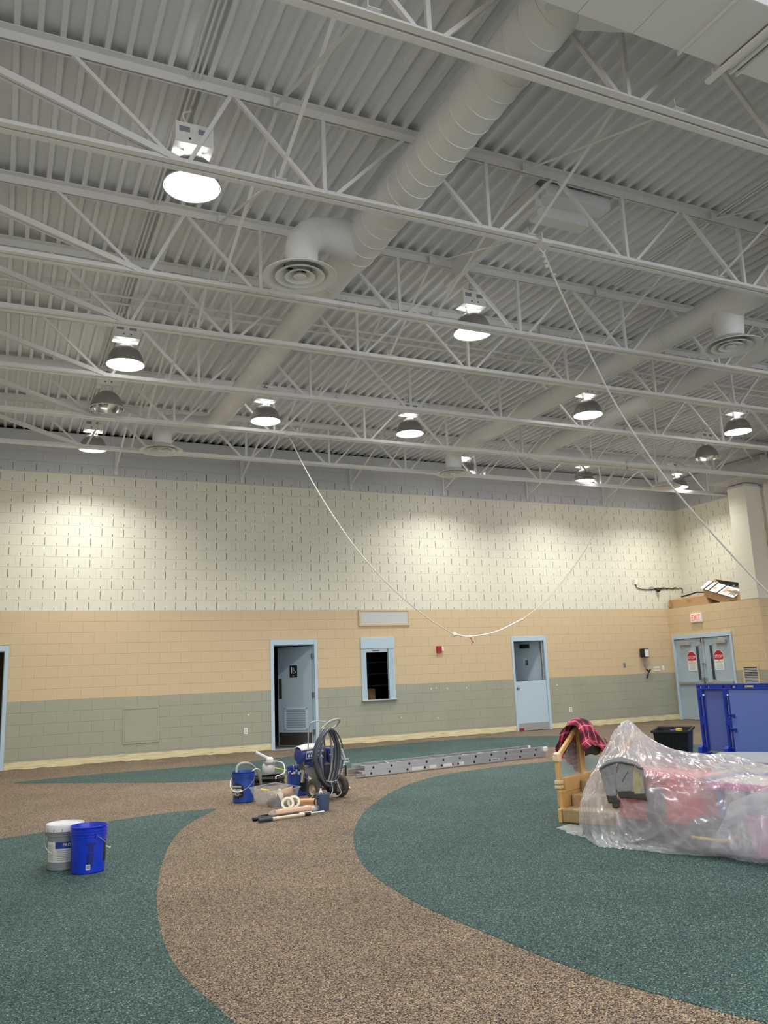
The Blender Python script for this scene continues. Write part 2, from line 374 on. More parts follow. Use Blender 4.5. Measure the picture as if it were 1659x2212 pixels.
# ------------------------------------------------------------------ block walls
CH = 0.2032; ZB = -0.0441; BL = 0.4064; DECK = 6.29
def zc(k): return ZB+CH*k
SLOT_DARK = M['dark']  # slot insides coloured dark in place of a deep hole's shade
_cache = {}
def block_mesh(L, H, slotted, m):
    key = (round(L, 3), round(H, 3), slotted, m.name)
    if key in _cache: return _cache[key]
    g, c, d, D = 0.0006, 0.0035, 0.0032, 0.036
    b = MB(); mi = []
    x0, x1, z0, z1 = g/2, L-g/2, g, H-g
    if slotted:
        s1, s2, hw = 0.22*L, 0.72*L, 0.0042
        xs = [x0+c, s1-hw, s1+hw, s2-hw, s2+hw, x1-c]; zs = [z0+c, 0.018, 0.056, 0.158, z1-c]
        P = lambda i, j, y=0.0: (xs[i], y, zs[j])
        for i in range(5):
            for j in range(4):
                hole = (i == 1 and j in (1, 2)) or (i == 3 and j == 1)
                if hole: b.add([P(i, j, 0.034), P(i+1, j, 0.034), P(i+1, j+1, 0.034), P(i, j+1, 0.034)], [(0, 1, 2, 3)]); mi.append(1)
                else: b.add([P(i, j), P(i+1, j), P(i+1, j+1), P(i, j+1)], [(0, 1, 2, 3)]); mi.append(0)
        for i, ja, jb in ((1, 1, 3), (3, 1, 2)):
            a0, a1, a2, a3 = P(i, ja), P(i+1, ja), P(i+1, jb), P(i, jb)
            B0, B1, B2, B3 = P(i, ja, .034), P(i+1, ja, .034), P(i+1, jb, .034), P(i, jb, .034)
            b.add([a0, a1, a2, a3, B0, B1, B2, B3], [(0, 4, 5, 1), (1, 5, 6, 2), (2, 6, 7, 3), (3, 7, 4, 0)]); mi += [1]*4
    else:
        b.add([(x0+c, 0, z0+c), (x1-c, 0, z0+c), (x1-c, 0, z1-c), (x0+c, 0, z1-c)], [(0, 1, 2, 3)]); mi.append(0)
    F = [(x0+c, 0, z0+c), (x1-c, 0, z0+c), (x1-c, 0, z1-c), (x0+c, 0, z1-c)]
    G = [(x0, d, z0), (x1, d, z0), (x1, d, z1), (x0, d, z1)]; K = [(x, D, z) for x, y, z in G]
    b.add(F+G+K, [(0, 4, 5, 1), (1, 5, 6, 2), (2, 6, 7, 3), (3, 7, 4, 0), (4, 8, 9, 5), (5, 9, 10, 6), (6, 10, 11, 7), (7, 11, 8, 4)]); mi += [0]*8
    me = bpy.data.meshes.new('block'); me.from_pydata(b.v, [], b.f); me.materials.append(m); me.materials.append(SLOT_DARK)
    me.polygons.foreach_set('material_index', mi); me.update()
    _cache[key] = (me, b, mi); return _cache[key]
def subtract(rects, o):
    out = []
    for (a, b, c, d) in rects:
        A, B, Cc, D = o
        if B <= a or A >= b or D <= c or Cc >= d: out.append((a, b, c, d)); continue
        if A > a: out.append((a, A, c, d))
        if B < b: out.append((B, b, c, d))
        aa, bb = max(a, A), min(b, B)
        if Cc > c: out.append((aa, bb, c, Cc))
        if D < d: out.append((aa, bb, D, d))
    return out
CAMP = Vector((0, -16.577, 1.374)); SCREF = SC.camera.matrix_world.inverted()
def px_size(p):
    q = SCREF @ Vector(p); z = -q.z
    if z < 0.3: return 0
    x, y = q.x/z*1785+829.5, 1106-q.y/z*1785
    if not (-30 < x < 1690 and -30 < y < 2240): return 0
    return 1/z
def block_wall(name, origin, rz, U0, U1, z0, z1, openings, phase, band, thick=0.2, backing=True, block_name='block', quota=300):
    """wall face through origin; local x runs along the wall, local y into it"""
    rot = Matrix.Rotation(rz, 4, 'Z'); org = Vector(origin)
    w = MB()
    rects = [(U0, U1, z0, z1)]
    for o in openings: rects = subtract(rects, o)
    for a, b, c, d in rects: w.box(a, b, 0.034, thick, c, d)
    w.v = [tuple(rot @ Vector(v)+org) for v in w.v]
    wall = w.build(name, M['white_block']); tag(wall, kind='structure'); OFF[wall.name] = Vector()
    items = []
    k = 0
    while zc(k) < z1:
        a, b = max(zc(k), z0), min(zc(k+1), z1)
        if b-a > 0.02 and b > z0:
            u = U0-BL+((phase+(0.5*BL if k % 2 else 0)-U0) % BL)
            while u < U1:
                rr = [(max(u, U0), min(u+BL, U1), a, b)]
                for o in openings: rr = subtract(rr, o)
                for (p, q, c, d) in rr:
                    if q-p < 0.02 or d-c < 0.02: continue
                    full = q-p > BL-0.002 and d-c > CH-0.002
                    m, sl = band(k)
                    items.append((p, q, c, d, m, sl and full))
                u += BL
        k += 1
    def size(it):
        c = rot @ Vector(((it[0]+it[1])/2, 0, (it[2]+it[3])/2))+org
        return px_size(c)**2*(it[1]-it[0])*(it[3]-it[2])
    items.sort(key=size, reverse=True)
    for it in items[:quota]:
        me = block_mesh(it[1]-it[0], it[3]-it[2], it[5], it[4])[0]
        o = bpy.data.objects.new(block_name, me); C.objects.link(o); o.parent = wall
        o.matrix_local = Matrix.Translation(org+rot @ Vector((it[0], 0, it[2]))) @ rot
    mats = []; V = []; Fc = []; MI = []
    for it in items[quota:]:
        me, b, mi = block_mesh(it[1]-it[0], it[3]-it[2], it[5], it[4])
        for m in (it[4], SLOT_DARK):
            if m not in mats: mats.append(m)
        n = len(V); V += [tuple(org+rot @ (Vector(v)+Vector((it[0], 0, it[2])))) for v in b.v]
        Fc += [tuple(i+n for i in f) for f in b.f]; MI += [mats.index(it[4]) if i == 0 else mats.index(SLOT_DARK) for i in mi]
    if V:
        me = bpy.data.meshes.new('block_field'); me.from_pydata(V, [], Fc)
        for m in mats: me.materials.append(m)
        me.polygons.foreach_set('material_index', MI); me.update()
        o = bpy.data.objects.new('block_field', me); C.objects.link(o); o.parent = wall; o['kind'] = 'stuff'
    return wall
def band_main(k):
    if k < 6: return M['green_block'], False
    if k < 14: return M['tan_block'], False
    if k < 27: return M['white_block'], True
    return M['grey_block'], k < 28
LD = (-1.0, 0.155, 0, 2.175); RD = (5.058, 6.05, 0, 2.19); WN = (7.06, 7.84, 0.885, 2.195); DD = (10.895, 11.868, 0, 2.16)
PH = 0.272-0.22*BL+0.0
wb = block_wall('wall_back', (0, 0, 0), 0.0, -1.25, 16.6, 0, DECK-0.02, [LD, RD, WN, DD], PH, band_main)
# right lower wall of the exit vestibule (face at X=15.75, runs towards the camera)
EXD = (0.105, 2.04, 0, 2.10)
wr = block_wall('wall_right', (15.75, 0, 0), -math.pi/2, 0, 2.9, 0, 2.8, [EXD], 0.13, band_main, thick=0.65)
wu = block_wall('wall_right_upper', (16.40, 0, 0), -math.pi/2, 0, 2.9, 2.8, DECK-0.02, [], 0.2, band_main)
wn = block_wall('wall_right_near', (16.205, -2.82, 0), 0.0, 0, 3.4, 0, 5.5, [], 0.1, band_main, quota=40)
wc = block_wall('wall_right_corner', (15.75, -2.94, 0), 0.0, 0, 0.65, 0, 2.8, [], 0.1, band_main, quota=40, thick=0.036)
def stack_col(k): return (M['white_block'], False) if k < 27 else (M['grey_block'], False)
# column on the ledge
colm = MB().box(15.76, 16.195, -2.9, -2.43, 2.8, 5.5).build('column', M['white_block']); tag(colm, kind='structure')
for k in range(14, 28):
    a, b = max(zc(k), 2.8), min(zc(k+1), 5.5)
    m = stack_col(k)[0]
    if b-a < 0.02: continue
    MB().box(15.745, 16.205, -2.93, -2.42, a+0.0004, b-0.0004).build('block', m, colm, bev=0.0016)
# end walls out of view, plus one added behind the side bay to block world light
for nm, b in (('wall_left', (-1.45, -1.25, -24, 0.2)), ('wall_far_right', (19.6, 19.8, -24, 0.2)), ('side_bay_light_block', (16.62, 19.6, 0.0, 0.2))):
    o = MB().box(b[0], b[1], b[2], b[3], -0.1, DECK+0.075).build(nm, M['white_block']); tag(o, kind='structure')
# ------------------------------------------------------------------ metal roof deck
d = MB(); P = 0.1625
xs = []
k = -9
while 0.064+P*k < 20:
    x = 0.064+P*k
    xs += [(x-0.021, DECK), (x+0.021, DECK), (x+0.030, DECK+0.062), (x+P-0.030, DECK+0.062)]; k += 1
n = len(xs)
for y in (-24, 0.19):
    for x, z in xs: d.v.append((x, y, z))
d.f = [(i, i+1, n+i+1, n+i) for i in range(n-1)]
deck = d.build('ceiling', M['deck']); tag(deck, kind='structure')
rf = MB().box(-1.6, 20, -24.05, 0.6, DECK+0.08, DECK+0.3).build('roof_slab', M['dark']); tag(rf, kind='structure')
MB().box(-1.6, 20, 0.2, 0.6, 5.2, DECK+0.3).build('gap_dark_backing', M['dark'], rf)  # dark box added behind the gaps over the wall to keep them black
# ------------------------------------------------------------------ edge beam
be = MB().box(15.135, 16.35, -24, -2.42, 5.517, 5.75).build('trim_1', M['grey_block']); tag(be, kind='structure')
# scraped strip where the wall base was taken off
def strip(name, u0, u1, face, seed):
    random.seed(seed); b = MB(); n = max(2, int((u1-u0)/0.12)); top = []; bot = []
    for i in range(n+1):
        u = u0+(u1-u0)*i/n; top.append((u, 0.128+random.uniform(-.004, .004))); bot.append((u, random.choice([0, 0, 0.006, 0.014, 0.02])))
    for i in range(n):
        q = [(bot[i]), (bot[i+1]), (top[i+1]), (top[i])]
        if face == 'back': vs = [(u, -0.004, z) for u, z in q]+[(u, 0.02, z) for u, z in q]
        else: vs = [(15.746, -u, z) for u, z in q]+[(15.77, -u, z) for u, z in q]
        b.add(vs, [(0, 1, 2, 3), (0, 4, 5, 1), (3, 2, 6, 7)])
    o = b.build(name, M['strip']); tag(o, kind='structure'); return o
strip('baseboard_back', 0.16, 5.04, 'back', 1); strip('baseboard_back', 6.06, 10.88, 'back', 2); strip('baseboard_back', 11.88, 15.74, 'back', 3)
strip('baseboard_right', 0.0, 0.095, 'side', 4); strip('baseboard_right', 2.06, 2.9, 'side', 5)
# paint chips on the sage band
ch = MB()
for (x, z) in ((4.58,.72),(8.72,1.06),(8.84,1.07),(9.12,1.05),(9.62,1.04),(8.85,.42),(7.97,.48),(12.1,1.0)):
    r = 0.02; ch.prism([(r*random.uniform(.6,1.5)*math.cos(a*.9), r*random.uniform(.6,1)*math.sin(a*.9)) for a in range(7)], 0, 0.001, ((x, -0.0008, z), (1,0,0), (0,0,1), (0,-1,0)))
tag(ch.build('paint_chips', M['white_block'], wb), kind='stuff')

# ------------------------------------------------------------------ doors and windows in the back wall
def frame(name, kindname, x0, x1, z1, ix0, ix1, iz1, z0=0.0, parent=None, depth=0.24):
    f = MB(); y0, y1 = -0.018, depth
    f.box(x0, ix0, y0, y1, z0, z1); f.box(ix1, x1, y0, y1, z0, z1); f.box(ix0, ix1, y0, y1, iz1, z1)
    f.box(ix0, ix0+.012, .05, y1, z0, iz1); f.box(ix1-.012, ix1, .05, y1, z0, iz1); f.box(ix0, ix1, .05, y1, iz1-.012, iz1)
    return f.build('door_frame', M['blue_frame'], parent, bev=0.003)
def back_room(x0, x1, y1, zt, parent, name='back_room'):
    r = MB()
    for q in ((x0-.05, x0, .2, y1, 0, zt), (x1, x1+.05, .2, y1, 0, zt), (x0, x1, y1, y1+.05, 0, zt), (x0, x1, .2, y1, zt, zt+.05)): r.box(*q)
    return r.build(name, M['room_wall'], parent)
# left door
d1 = thing('door_1', (-0.4, 0, 0), kind='structure')
frame('f', '', -1.0, .155, 2.175, -.9, .09, 2.077, parent=d1); back_room(-1.2, .5, 1.6, 2.6, d1)
# restroom door, swung inwards
d2 = thing('door_2', (5.55, 0, 0), kind='structure')
frame('f', '', 5.04, 6.057, 2.19, 5.115, 5.993, 2.085, parent=d2); back_room(4.3, 6.9, 2.4, 2.7, d2)
MB().box(5.115, 5.993, -0.01, 0.24, 0.0, 0.012).build('threshold', M['alu'], d2)
th = math.radians(53); hx, hy = 5.975, 0.10
ax = Vector((-math.cos(th), math.sin(th), 0)); an = Vector((-math.sin(th), -math.cos(th), 0)); Z = Vector((0, 0, 1))
def leafbox(a0, a1, z0, z1, t0=-.022, t1=.022, b=None, A=ax, N=an, H=(hx, hy)):
    b = b or MB(); c = Vector((H[0], H[1], 0))+A*(a0+a1)/2+N*(t0+t1)/2+Z*(z0+z1)/2
    return b.obox(c, A*(a1-a0)/2, N*(t1-t0)/2, Z*(z1-z0)/2)
leafbox(0, .86, .012, 2.06).build('leaf', M['blue_door'], d2, bev=.002)
lv = leafbox(.12, .16, .34, .80, .0, .034); leafbox(.66, .70, .34, .80, .0, .034, lv); leafbox(.12, .70, .34, .38, .0, .034, lv); leafbox(.12, .70, .76, .80, .0, .034, lv)
lv.build('louver_frame', M['blue_frame'], d2)
for i in range(8):
    z = .40+.045*i; c = Vector((hx, hy, z))+ax*.41+an*.026
    MB().obox(c, ax*.25, an*.010+Z*.016, Z*.002-an*.0015).build('louver_slat', M['blue_door'], d2)
leafbox(.02, .84, .03, .29, .0, .026).build('kick_plate', M['steel_dark'], d2)
leafbox(.76, .84, .98, 1.40, .0, .026).build('push_plate', M['steel_dark'], d2)
for z in (.3, 1.05, 1.85): MB().box(5.955, 5.99, .03, .10, z-.05, z+.05).build('hinge', M['steel_dark'], d2)
sg = leafbox(.36, .55, 1.42, 1.67, .0, .028).build('restroom_sign', M['black'], d2)
def onleaf(a, z, t=.0285): return Vector((hx, hy, z))+ax*a+an*t
ic = MB()
def disc(b, a, z, r, k=14): b.prism([(r*math.cos(2*math.pi*i/k), r*math.sin(2*math.pi*i/k)) for i in range(k)], 0, .0012, (onleaf(a, z), -ax, Z, an))
disc(ic, .50, 1.628, .012); ic.prism([(-.018,.0),(.018,.0),(.012,-.05),(.009,-.11),(-.009,-.11),(-.012,-.05)], 0, .0012, (onleaf(.50, 1.612), -ax, Z, an))
disc(ic, .447, 1.605, .009); ic.tube([onleaf(.445, 1.592), onleaf(.44, 1.56), onleaf(.415, 1.557), onleaf(.40, 1.52), onleaf(.388, 1.524)], .0045, 6)
ic.tube(arc(onleaf(.437, 1.535), .028, math.radians(120), math.radians(420), 16, -ax, Z), .0035, 6)
ic.build('pictogram', M['text_white'], sg)
MB().obox(onleaf(.455, 1.452), ax*.03, an*.0008, Z*.004).build('braille_line', M['text_white'], sg)
# serving window
w1 = thing('window_1', (7.45, 0, 0.9), kind='structure')
f = MB(); f.box(7.055, 7.174, -.02, .06, .885, 1.965); f.box(7.702, 7.84, -.02, .06, .885, 1.965); f.build('window_frame', M['blue_frame'], w1, bev=.003)
for x in (7.08, 7.11, 7.145, 7.735, 7.77, 7.80): MB().box(x, x+.01, -.026, -.018, .92, 1.96).build('guide_rail', M['blue_frame'], w1)
MB().box(7.05, 7.852, -.035, .1, 1.965, 2.20).build('shutter_hood', M['blue_frame'], w1, bev=.004)
s = MB()
MB().box(7.174, 7.702, .02, .05, 1.885, 1.97).build('rolling_shutter', M['alu'], w1, bev=.003)
MB().box(7.34, 7.50, .005, .02, 1.915, 1.93).build('shutter_handle', M['black'], w1)
MB().box(7.04, 7.86, -.07, .24, .866, .888).build('window_sill', M['alu'], w1, bev=.003)
r = MB()
for q in ((6.7, 6.75, .2, 3, 0, 2.6), (9.2, 9.25, .2, 3, 0, 2.6), (6.7, 9.25, 3, 3.05, 0, 2.6), (6.7, 9.25, .2, 3, 2.6, 2.65), (6.7, 9.25, .2, 3, -.1, .0)): r.box(*q)
r.build('store_room', M['toy_dark'], w1)
for i, z in enumerate((1.15, 1.42, 1.69)):
    MB().box(7.95, 8.75, 1.5, 2.0, z, z+.025).build('store_shelf', M['grey_box'], w1)
MB().box(7.3, 7.6, 1.2, 1.5, .6, 1.12).build('store_crate', M['royal'], w1)
MB().box(7.62, 7.85, 1.1, 1.4, .6, 1.1).build('store_carton', M['cardboard'], w1)
# dutch door
d3 = thing('door_3', (11.38, 0, 0), kind='structure')
frame('f', '', 10.89, 11.874, 2.165, 10.945, 11.80, 2.06, parent=d3)
r = MB()
for q in ((10.2, 10.25, .2, 2.4, 0, 2.6), (12.6, 12.65, .2, 2.4, 0, 2.6), (10.2, 12.65, 2.4, 2.45, 0, 2.6), (10.2, 12.65, .2, 2.4, 2.6, 2.65)): r.box(*q)
r.build('back_room', M['toy_dark'], d3)
lo = MB().box(10.95, 11.795, .0, .045, .012, 1.13).build('lower_leaf', M['blue_frame'], d3, bev=.002)
MB().box(10.96, 11.785, -.004, .0, .03, .18).build('kick_plate', M['alu'], d3)
kn = MB(); kn.lathe([(.03, 0), (.03, .008), (.011, .012), (.011, .035), (.026, .045), (.030, .06), (.022, .072), (0.001, .076)], (10.99, 0, .975), 16, (0, -1, 0)); kn.build('door_knob', M['chrome'], d3, smooth=True)
A = Vector((-math.cos(math.radians(55)), math.sin(math.radians(55)), 0)); N = Vector((-math.sin(math.radians(55)), -math.cos(math.radians(55)), 0)); HH = (11.78, .1)
up = leafbox(0, .84, 1.135, 2.05, A=A, N=N, H=HH).build('upper_leaf', M['blue_door'], d3, bev=.002)
for z in (1.26, 1.86): MB().box(11.755, 11.795, .02, .10, z-.05, z+.05).build('hinge', M['chrome'], d3)
MB().box(11.735, 11.755, .01, .06, 1.14, 2.05).build('edge_strip', M['alu'], d3)
for a in (.34, .37): leafbox(a, a+.016, 1.49, 1.62, .0, .03, A=A, N=N, H=HH).build('bolt_plate', M['black'], d3)
leafbox(.27, .5, 1.90, 1.99, .0, .07, A=A, N=N, H=HH).build('closer', M['black'], d3)
st = MB().box(10.945, 11.06, -.05, -.006, .0, .075).build('door_stop_block', M['brick_red'], bev=.004); tag(st, 'small red block on the floor at the foot of the half door', 'door stop')
# ------------------------------------------------------------------ exit doors
d4 = thing('door_4', (15.75, -1.07, 0), kind='structure')
X = 15.75
f = MB(); f.box(X-.03, X+.2, -.16, -.105, 0, 2.1); f.box(X-.03, X+.2, -2.04, -1.985, 0, 2.1); f.box(X-.03, X+.2, -1.985, -.16, 2.0, 2.1)
f.build('door_frame', M['blue_frame'], d4, bev=.003)
for i, (ya, yb, s) in enumerate(((-.165, -1.065, 1), (-1.08, -1.98, -1))):
    lf = thing('leaf_assembly', (X, 0, 0)) if False else None
    leaf = MB().box(X+.02, X+.065, yb, ya, .012, 1.99).build('leaf', M['blue_door'], d4, bev=.003)
    vy = -.905 if i == 0 else -1.345
    MB().box(X+.005, X+.02, vy-.045, vy+.045, .975, 1.80).build('glass_strip', M['toy_dark'], leaf)
    fr = MB(); fr.box(X, X+.02, vy-.06, vy-.045, .96, 1.815); fr.box(X, X+.02, vy+.045, vy+.06, .96, 1.815); fr.box(X, X+.02, vy-.06, vy+.06, 1.80, 1.815); fr.box(X, X+.02, vy-.06, vy+.06, .96, .975)
    fr.build('glazing_bead', M['blue_door'], leaf)
    pb = MB(); pb.box(X-.045, X+.0, min(ya, yb)+.04, max(ya, yb)-.03, .885, .94); pb.box(X, X+.02, min(ya, yb)+.04, max(ya, yb)-.03, .895, .93)
    pb.build('panic_bar', M['alu'], d4, bev=.005)
    ry = -1.035 if i == 0 else -1.11
    rd = MB(); rd.tube([(X-.02, ry, .03), (X-.02, ry, 1.93)], .009, 8); rd.box(X-.04, X+.02, ry-.025, ry+.025, .94, 1.03); rd.box(X-.03, X+.02, ry-.022, ry+.022, 1.9, 1.985); rd.box(X-.03, X+.02, ry-.018, ry+.018, 1.36, 1.385)
    rd.build('latch_rod', M['chrome'], d4)
    cy = -.53 if i == 0 else -1.68
    cl = MB(); cl.box(X-.055, X+.02, cy-.16, cy+.16, 1.84, 1.915); cl.build('door_closer', M['alu'], d4, bev=.006)
    ar = MB(); ar.bar((X-.03, cy-.1*s, 1.935), (X-.20, cy+.1*s, 1.95), .02, .008); ar.bar((X-.20, cy+.1*s, 1.95), (X-.01, cy+.22*s, 1.975), .02, .008); ar.build('closer_arm', M['alu'], d4)
    sy = -.675 if i == 0 else -1.545
    sg = MB().prism([(math.cos(math.pi/8+math.pi/4*k)*.165, math.sin(math.pi/8+math.pi/4*k)*.165) for k in range(8)], 0, .004, ((X+.02, sy, 1.53), (0, -1, 0), (0, 0, 1), (-1, 0, 0))).build('stop_sign', M['text_white'], d4)
    MB().prism([(math.cos(math.pi/8+math.pi/4*k)*.15, math.sin(math.pi/8+math.pi/4*k)*.15) for k in range(8)], .004, .0055, ((X+.02, sy, 1.53), (0, -1, 0), (0, 0, 1), (-1, 0, 0))).build('red_octagon', M['sign_red'], sg)
    text('lettering', 'STOP', .105, M['text_white'], sg, (X+.0135, sy, 1.525), (0, -1, 0), (0, 0, 1))
    pp = MB().box(X+.012, X+.0165, sy-.14, sy+.14, 1.20, 1.45).build('notice', M['paper'], d4)
    MB().box(X+.0105, X+.012, sy-.12, sy+.12, 1.375, 1.415).build('highlight_line', M['print_yellow'], pp)
    MB().box(X+.0105, X+.012, sy-.03, sy+.03, 1.425, 1.44).build('notice_mark', M['print_grey'], pp)
    for q in range(5): MB().box(X+.0105, X+.012, sy-.10, sy+.10, 1.345-.028*q, 1.353-.028*q).build('text_line', M['print_grey'], pp)
ex = thing('exit_sign', (X, -1.02, 2.49), 'white box exit sign with red letters above the double doors', 'sign')
MB().box(X-.05, X, -1.20, -.845, 2.385, 2.60).build('housing', M['white'], ex, bev=.006)
MB().box(X-.053, X-.05, -1.18, -.865, 2.405, 2.58).build('face', M['exit_face'], ex)
text('lettering', 'EXIT', .20, M['exit_red'], ex, (X-.054, -1.0225, 2.4925), (0, -1, 0), (0, 0, 1), sx=.72)
vg = thing('wall_vent', (X, -2.47, 1.05), 'square wall vent beside the exit doors behind the blue play panel', 'vent')
f = MB(); f.box(X-.02, X, -2.70, -2.24, 1.25, 1.29); f.box(X-.02, X, -2.70, -2.24, .80, .84); f.box(X-.02, X, -2.70, -2.66, .84, 1.25); f.box(X-.02, X, -2.28, -2.24, .84, 1.25); f.build('vent_frame', M['tan_block'], vg)
for i in range(11): MB().obox((X-.008, -2.47, .86+.036*i), (.008, 0, .010), (0, .19, 0), (.001, 0, -.001)).build('vent_slat', M['alu'], vg)
MB().box(X-.003, X-.001, -2.66, -2.28, .84, 1.25).build('backing', M['toy_dark'], vg)
# ------------------------------------------------------------------ fittings on the back wall
gr = thing('wall_grille', (7.65, 0, 2.63), 'long tan-framed grille high above the pale blue serving window', 'grille')
f = MB(); f.box(7.03, 8.265, -.03, 0, 2.77, 2.812); f.box(7.03, 8.265, -.03, 0, 2.455, 2.50); f.box(7.03, 7.08, -.03, 0, 2.5, 2.77); f.box(8.215, 8.265, -.03, 0, 2.5, 2.77)
f.build('grille_frame', M['tan_block'], gr, bev=.003)
MB().box(7.08, 8.215, -.004, -.002, 2.5, 2.77).build('backing', M['steel'], gr)
for i in range(16): MB().box(7.08, 8.215, -.018, -.006, 2.507+.0165*i, 2.514+.0165*i).build('grille_bar', M['white'], gr)
al = thing('fire_alarm', (8.97, 0, 1.91), 'red fire alarm strobe on the tan wall left of the half door', 'alarm')
MB().box(8.895, 9.01, -.05, 0, 1.84, 1.985).build('housing', M['red'], al, bev=.004)
MB().box(9.012, 9.06, -.06, 0, 1.87, 1.96).build('strobe', M['white_plastic'], al, bev=.008)
def outlet(x, z, label):
    o = thing('wall_outlet', (x, 0, z), label, 'outlet')
    MB().box(x-.037, x+.037, -.006, 0, z-.06, z+.06).build('cover_plate', M['white_plastic'], o, bev=.002)
    for dz in (-.024, .024): MB().lathe([(.014, .006), (.014, .009)], (x, 0, z+dz), 12, (0, -1, 0), cap1=True).build('socket', M['print_grey'], o)
outlet(4.52, .41, 'white electrical outlet low on the sage wall left of the restroom door')
outlet(12.445, .415, 'white electrical outlet low on the sage wall right of the half door')
ap = thing('access_panel', (2.49, 0, .65), 'square painted access panel in the lower sage wall at left', 'panel')
f = MB(); f.box(2.165, 2.825, -.014, 0, .945, .975); f.box(2.165, 2.825, -.014, 0, .315, .345); f.box(2.165, 2.195, -.014, 0, .345, .945); f.box(2.795, 2.825, -.014, 0, .345, .945)
f.build('panel_frame', M['green_block'], ap, bev=.002); MB().box(2.2, 2.79, -.008, 0, .35, .94).build('panel_door', M['green_block'], ap, bev=.002)
sw = thing('switch_plate', (14.19, 0, 1.405), 'small grey switch plate on the tan wall right of the half door', 'switch')
MB().box(14.155, 14.23, -.007, 0, 1.347, 1.463).build('cover_plate', M['grey_box'], sw, bev=.002); MB().box(14.185, 14.20, -.016, -.006, 1.39, 1.42).build('toggle', M['grey_box'], sw)
s4 = thing('switch_plate', (15.22, 0, 1.28), 'wide cream switch plate with four toggles left of the exit doors', 'switch')
MB().box(15.12, 15.325, -.007, 0, 1.225, 1.34).build('cover_plate', M['white_plastic'], s4, bev=.002)
for i in range(4): MB().box(15.145+.046*i, 15.157+.046*i, -.018, -.006, 1.27, 1.30).build('toggle', M['grey_box'], s4)
s5 = thing('switch_plate', (15.43, 0, 1.30), 'narrow cream plate between the four-toggle switch and the exit doors', 'switch')
MB().box(15.40, 15.465, -.007, 0, 1.24, 1.357).build('cover_plate', M['white_plastic'], s5, bev=.002); MB().box(15.425, 15.44, -.014, -.006, 1.285, 1.315).build('toggle', M['white_plastic'], s5)
ph = thing('wall_phone', (14.83, 0, 1.7), 'black wall telephone with white card and hanging cord by the corner', 'telephone')
MB().box(14.72, 14.93, -.09, 0, 1.585, 1.80).build('phone_body', M['black'], ph, bev=.012)
MB().box(14.69, 14.74, -.14, -.03, 1.6, 1.80).build('handset', M['black'], ph, bev=.015)
MB().box(14.80, 14.915, -.096, -.091, 1.60, 1.78).build('white_card', M['paper'], ph)
cd = MB()
for dx in (0, .05, .09): cd.tube(spline([(14.76+dx, -.04, 1.59), (14.75+dx*.8, -.05, 1.45), (14.80+dx*.3, -.05, 1.34), (14.86, -.04, 1.28)], 5), .006, 6)
cd.tube(spline([(14.90, -.04, 1.60), (14.92, -.05, 1.46), (14.88, -.04, 1.32)], 5), .005, 6); cd.build('cord', M['grey_box'], ph)
pl = MB(); pl.tube(spline([(14.84, -.04, 1.29), (14.90, -.05, 1.24), (14.96, -.05, 1.27), (14.90, -.05, 1.20), (14.85, -.05, 1.12), (14.84, -.04, 1.06)], 6), .016, 7); pl.build('cord_end', M['black'], ph)
jb = thing('junction_box', (14.79, 0, 3.49), 'cream box with black cable running to a small ball camera near the corner', 'camera')
MB().box(14.75, 14.825, -.035, 0, 3.43, 3.565).build('box', M['white_plastic'], jb, bev=.004)
cb = MB(); cb.tube(spline([(14.79, -.02, 3.43), (14.81, -.02, 3.36), (14.95, -.02, 3.315), (15.25, -.02, 3.305), (15.5, -.02, 3.33), (15.8, -.02, 3.325), (16.1, -.02, 3.335), (16.33, -.02, 3.345), (16.34, -.02, 3.22)], 8), .010, 6)
for i in range(5): cb.tube(spline([(15.2+.2*i, -.02, 3.33), (15.3+.2*i, -.035, 3.37-.02*(i % 2)), (15.45+.2*i, -.02, 3.30)], 5), .006, 5)
cb.build('cable', M['black'], jb)
ball = MB(); ball.lathe([(.001, -.055), (.03, -.047), (.05, -.022), (.055, 0), (.05, .022), (.03, .047), (.001, .055)], (15.476, -.07, 3.285), 16); ball.build('ball_camera', M['black'], jb, smooth=True)
MB().bar((15.476, -.07, 3.285), (15.476, 0, 3.285), .02, .02).build('camera_arm', M['black'], jb)
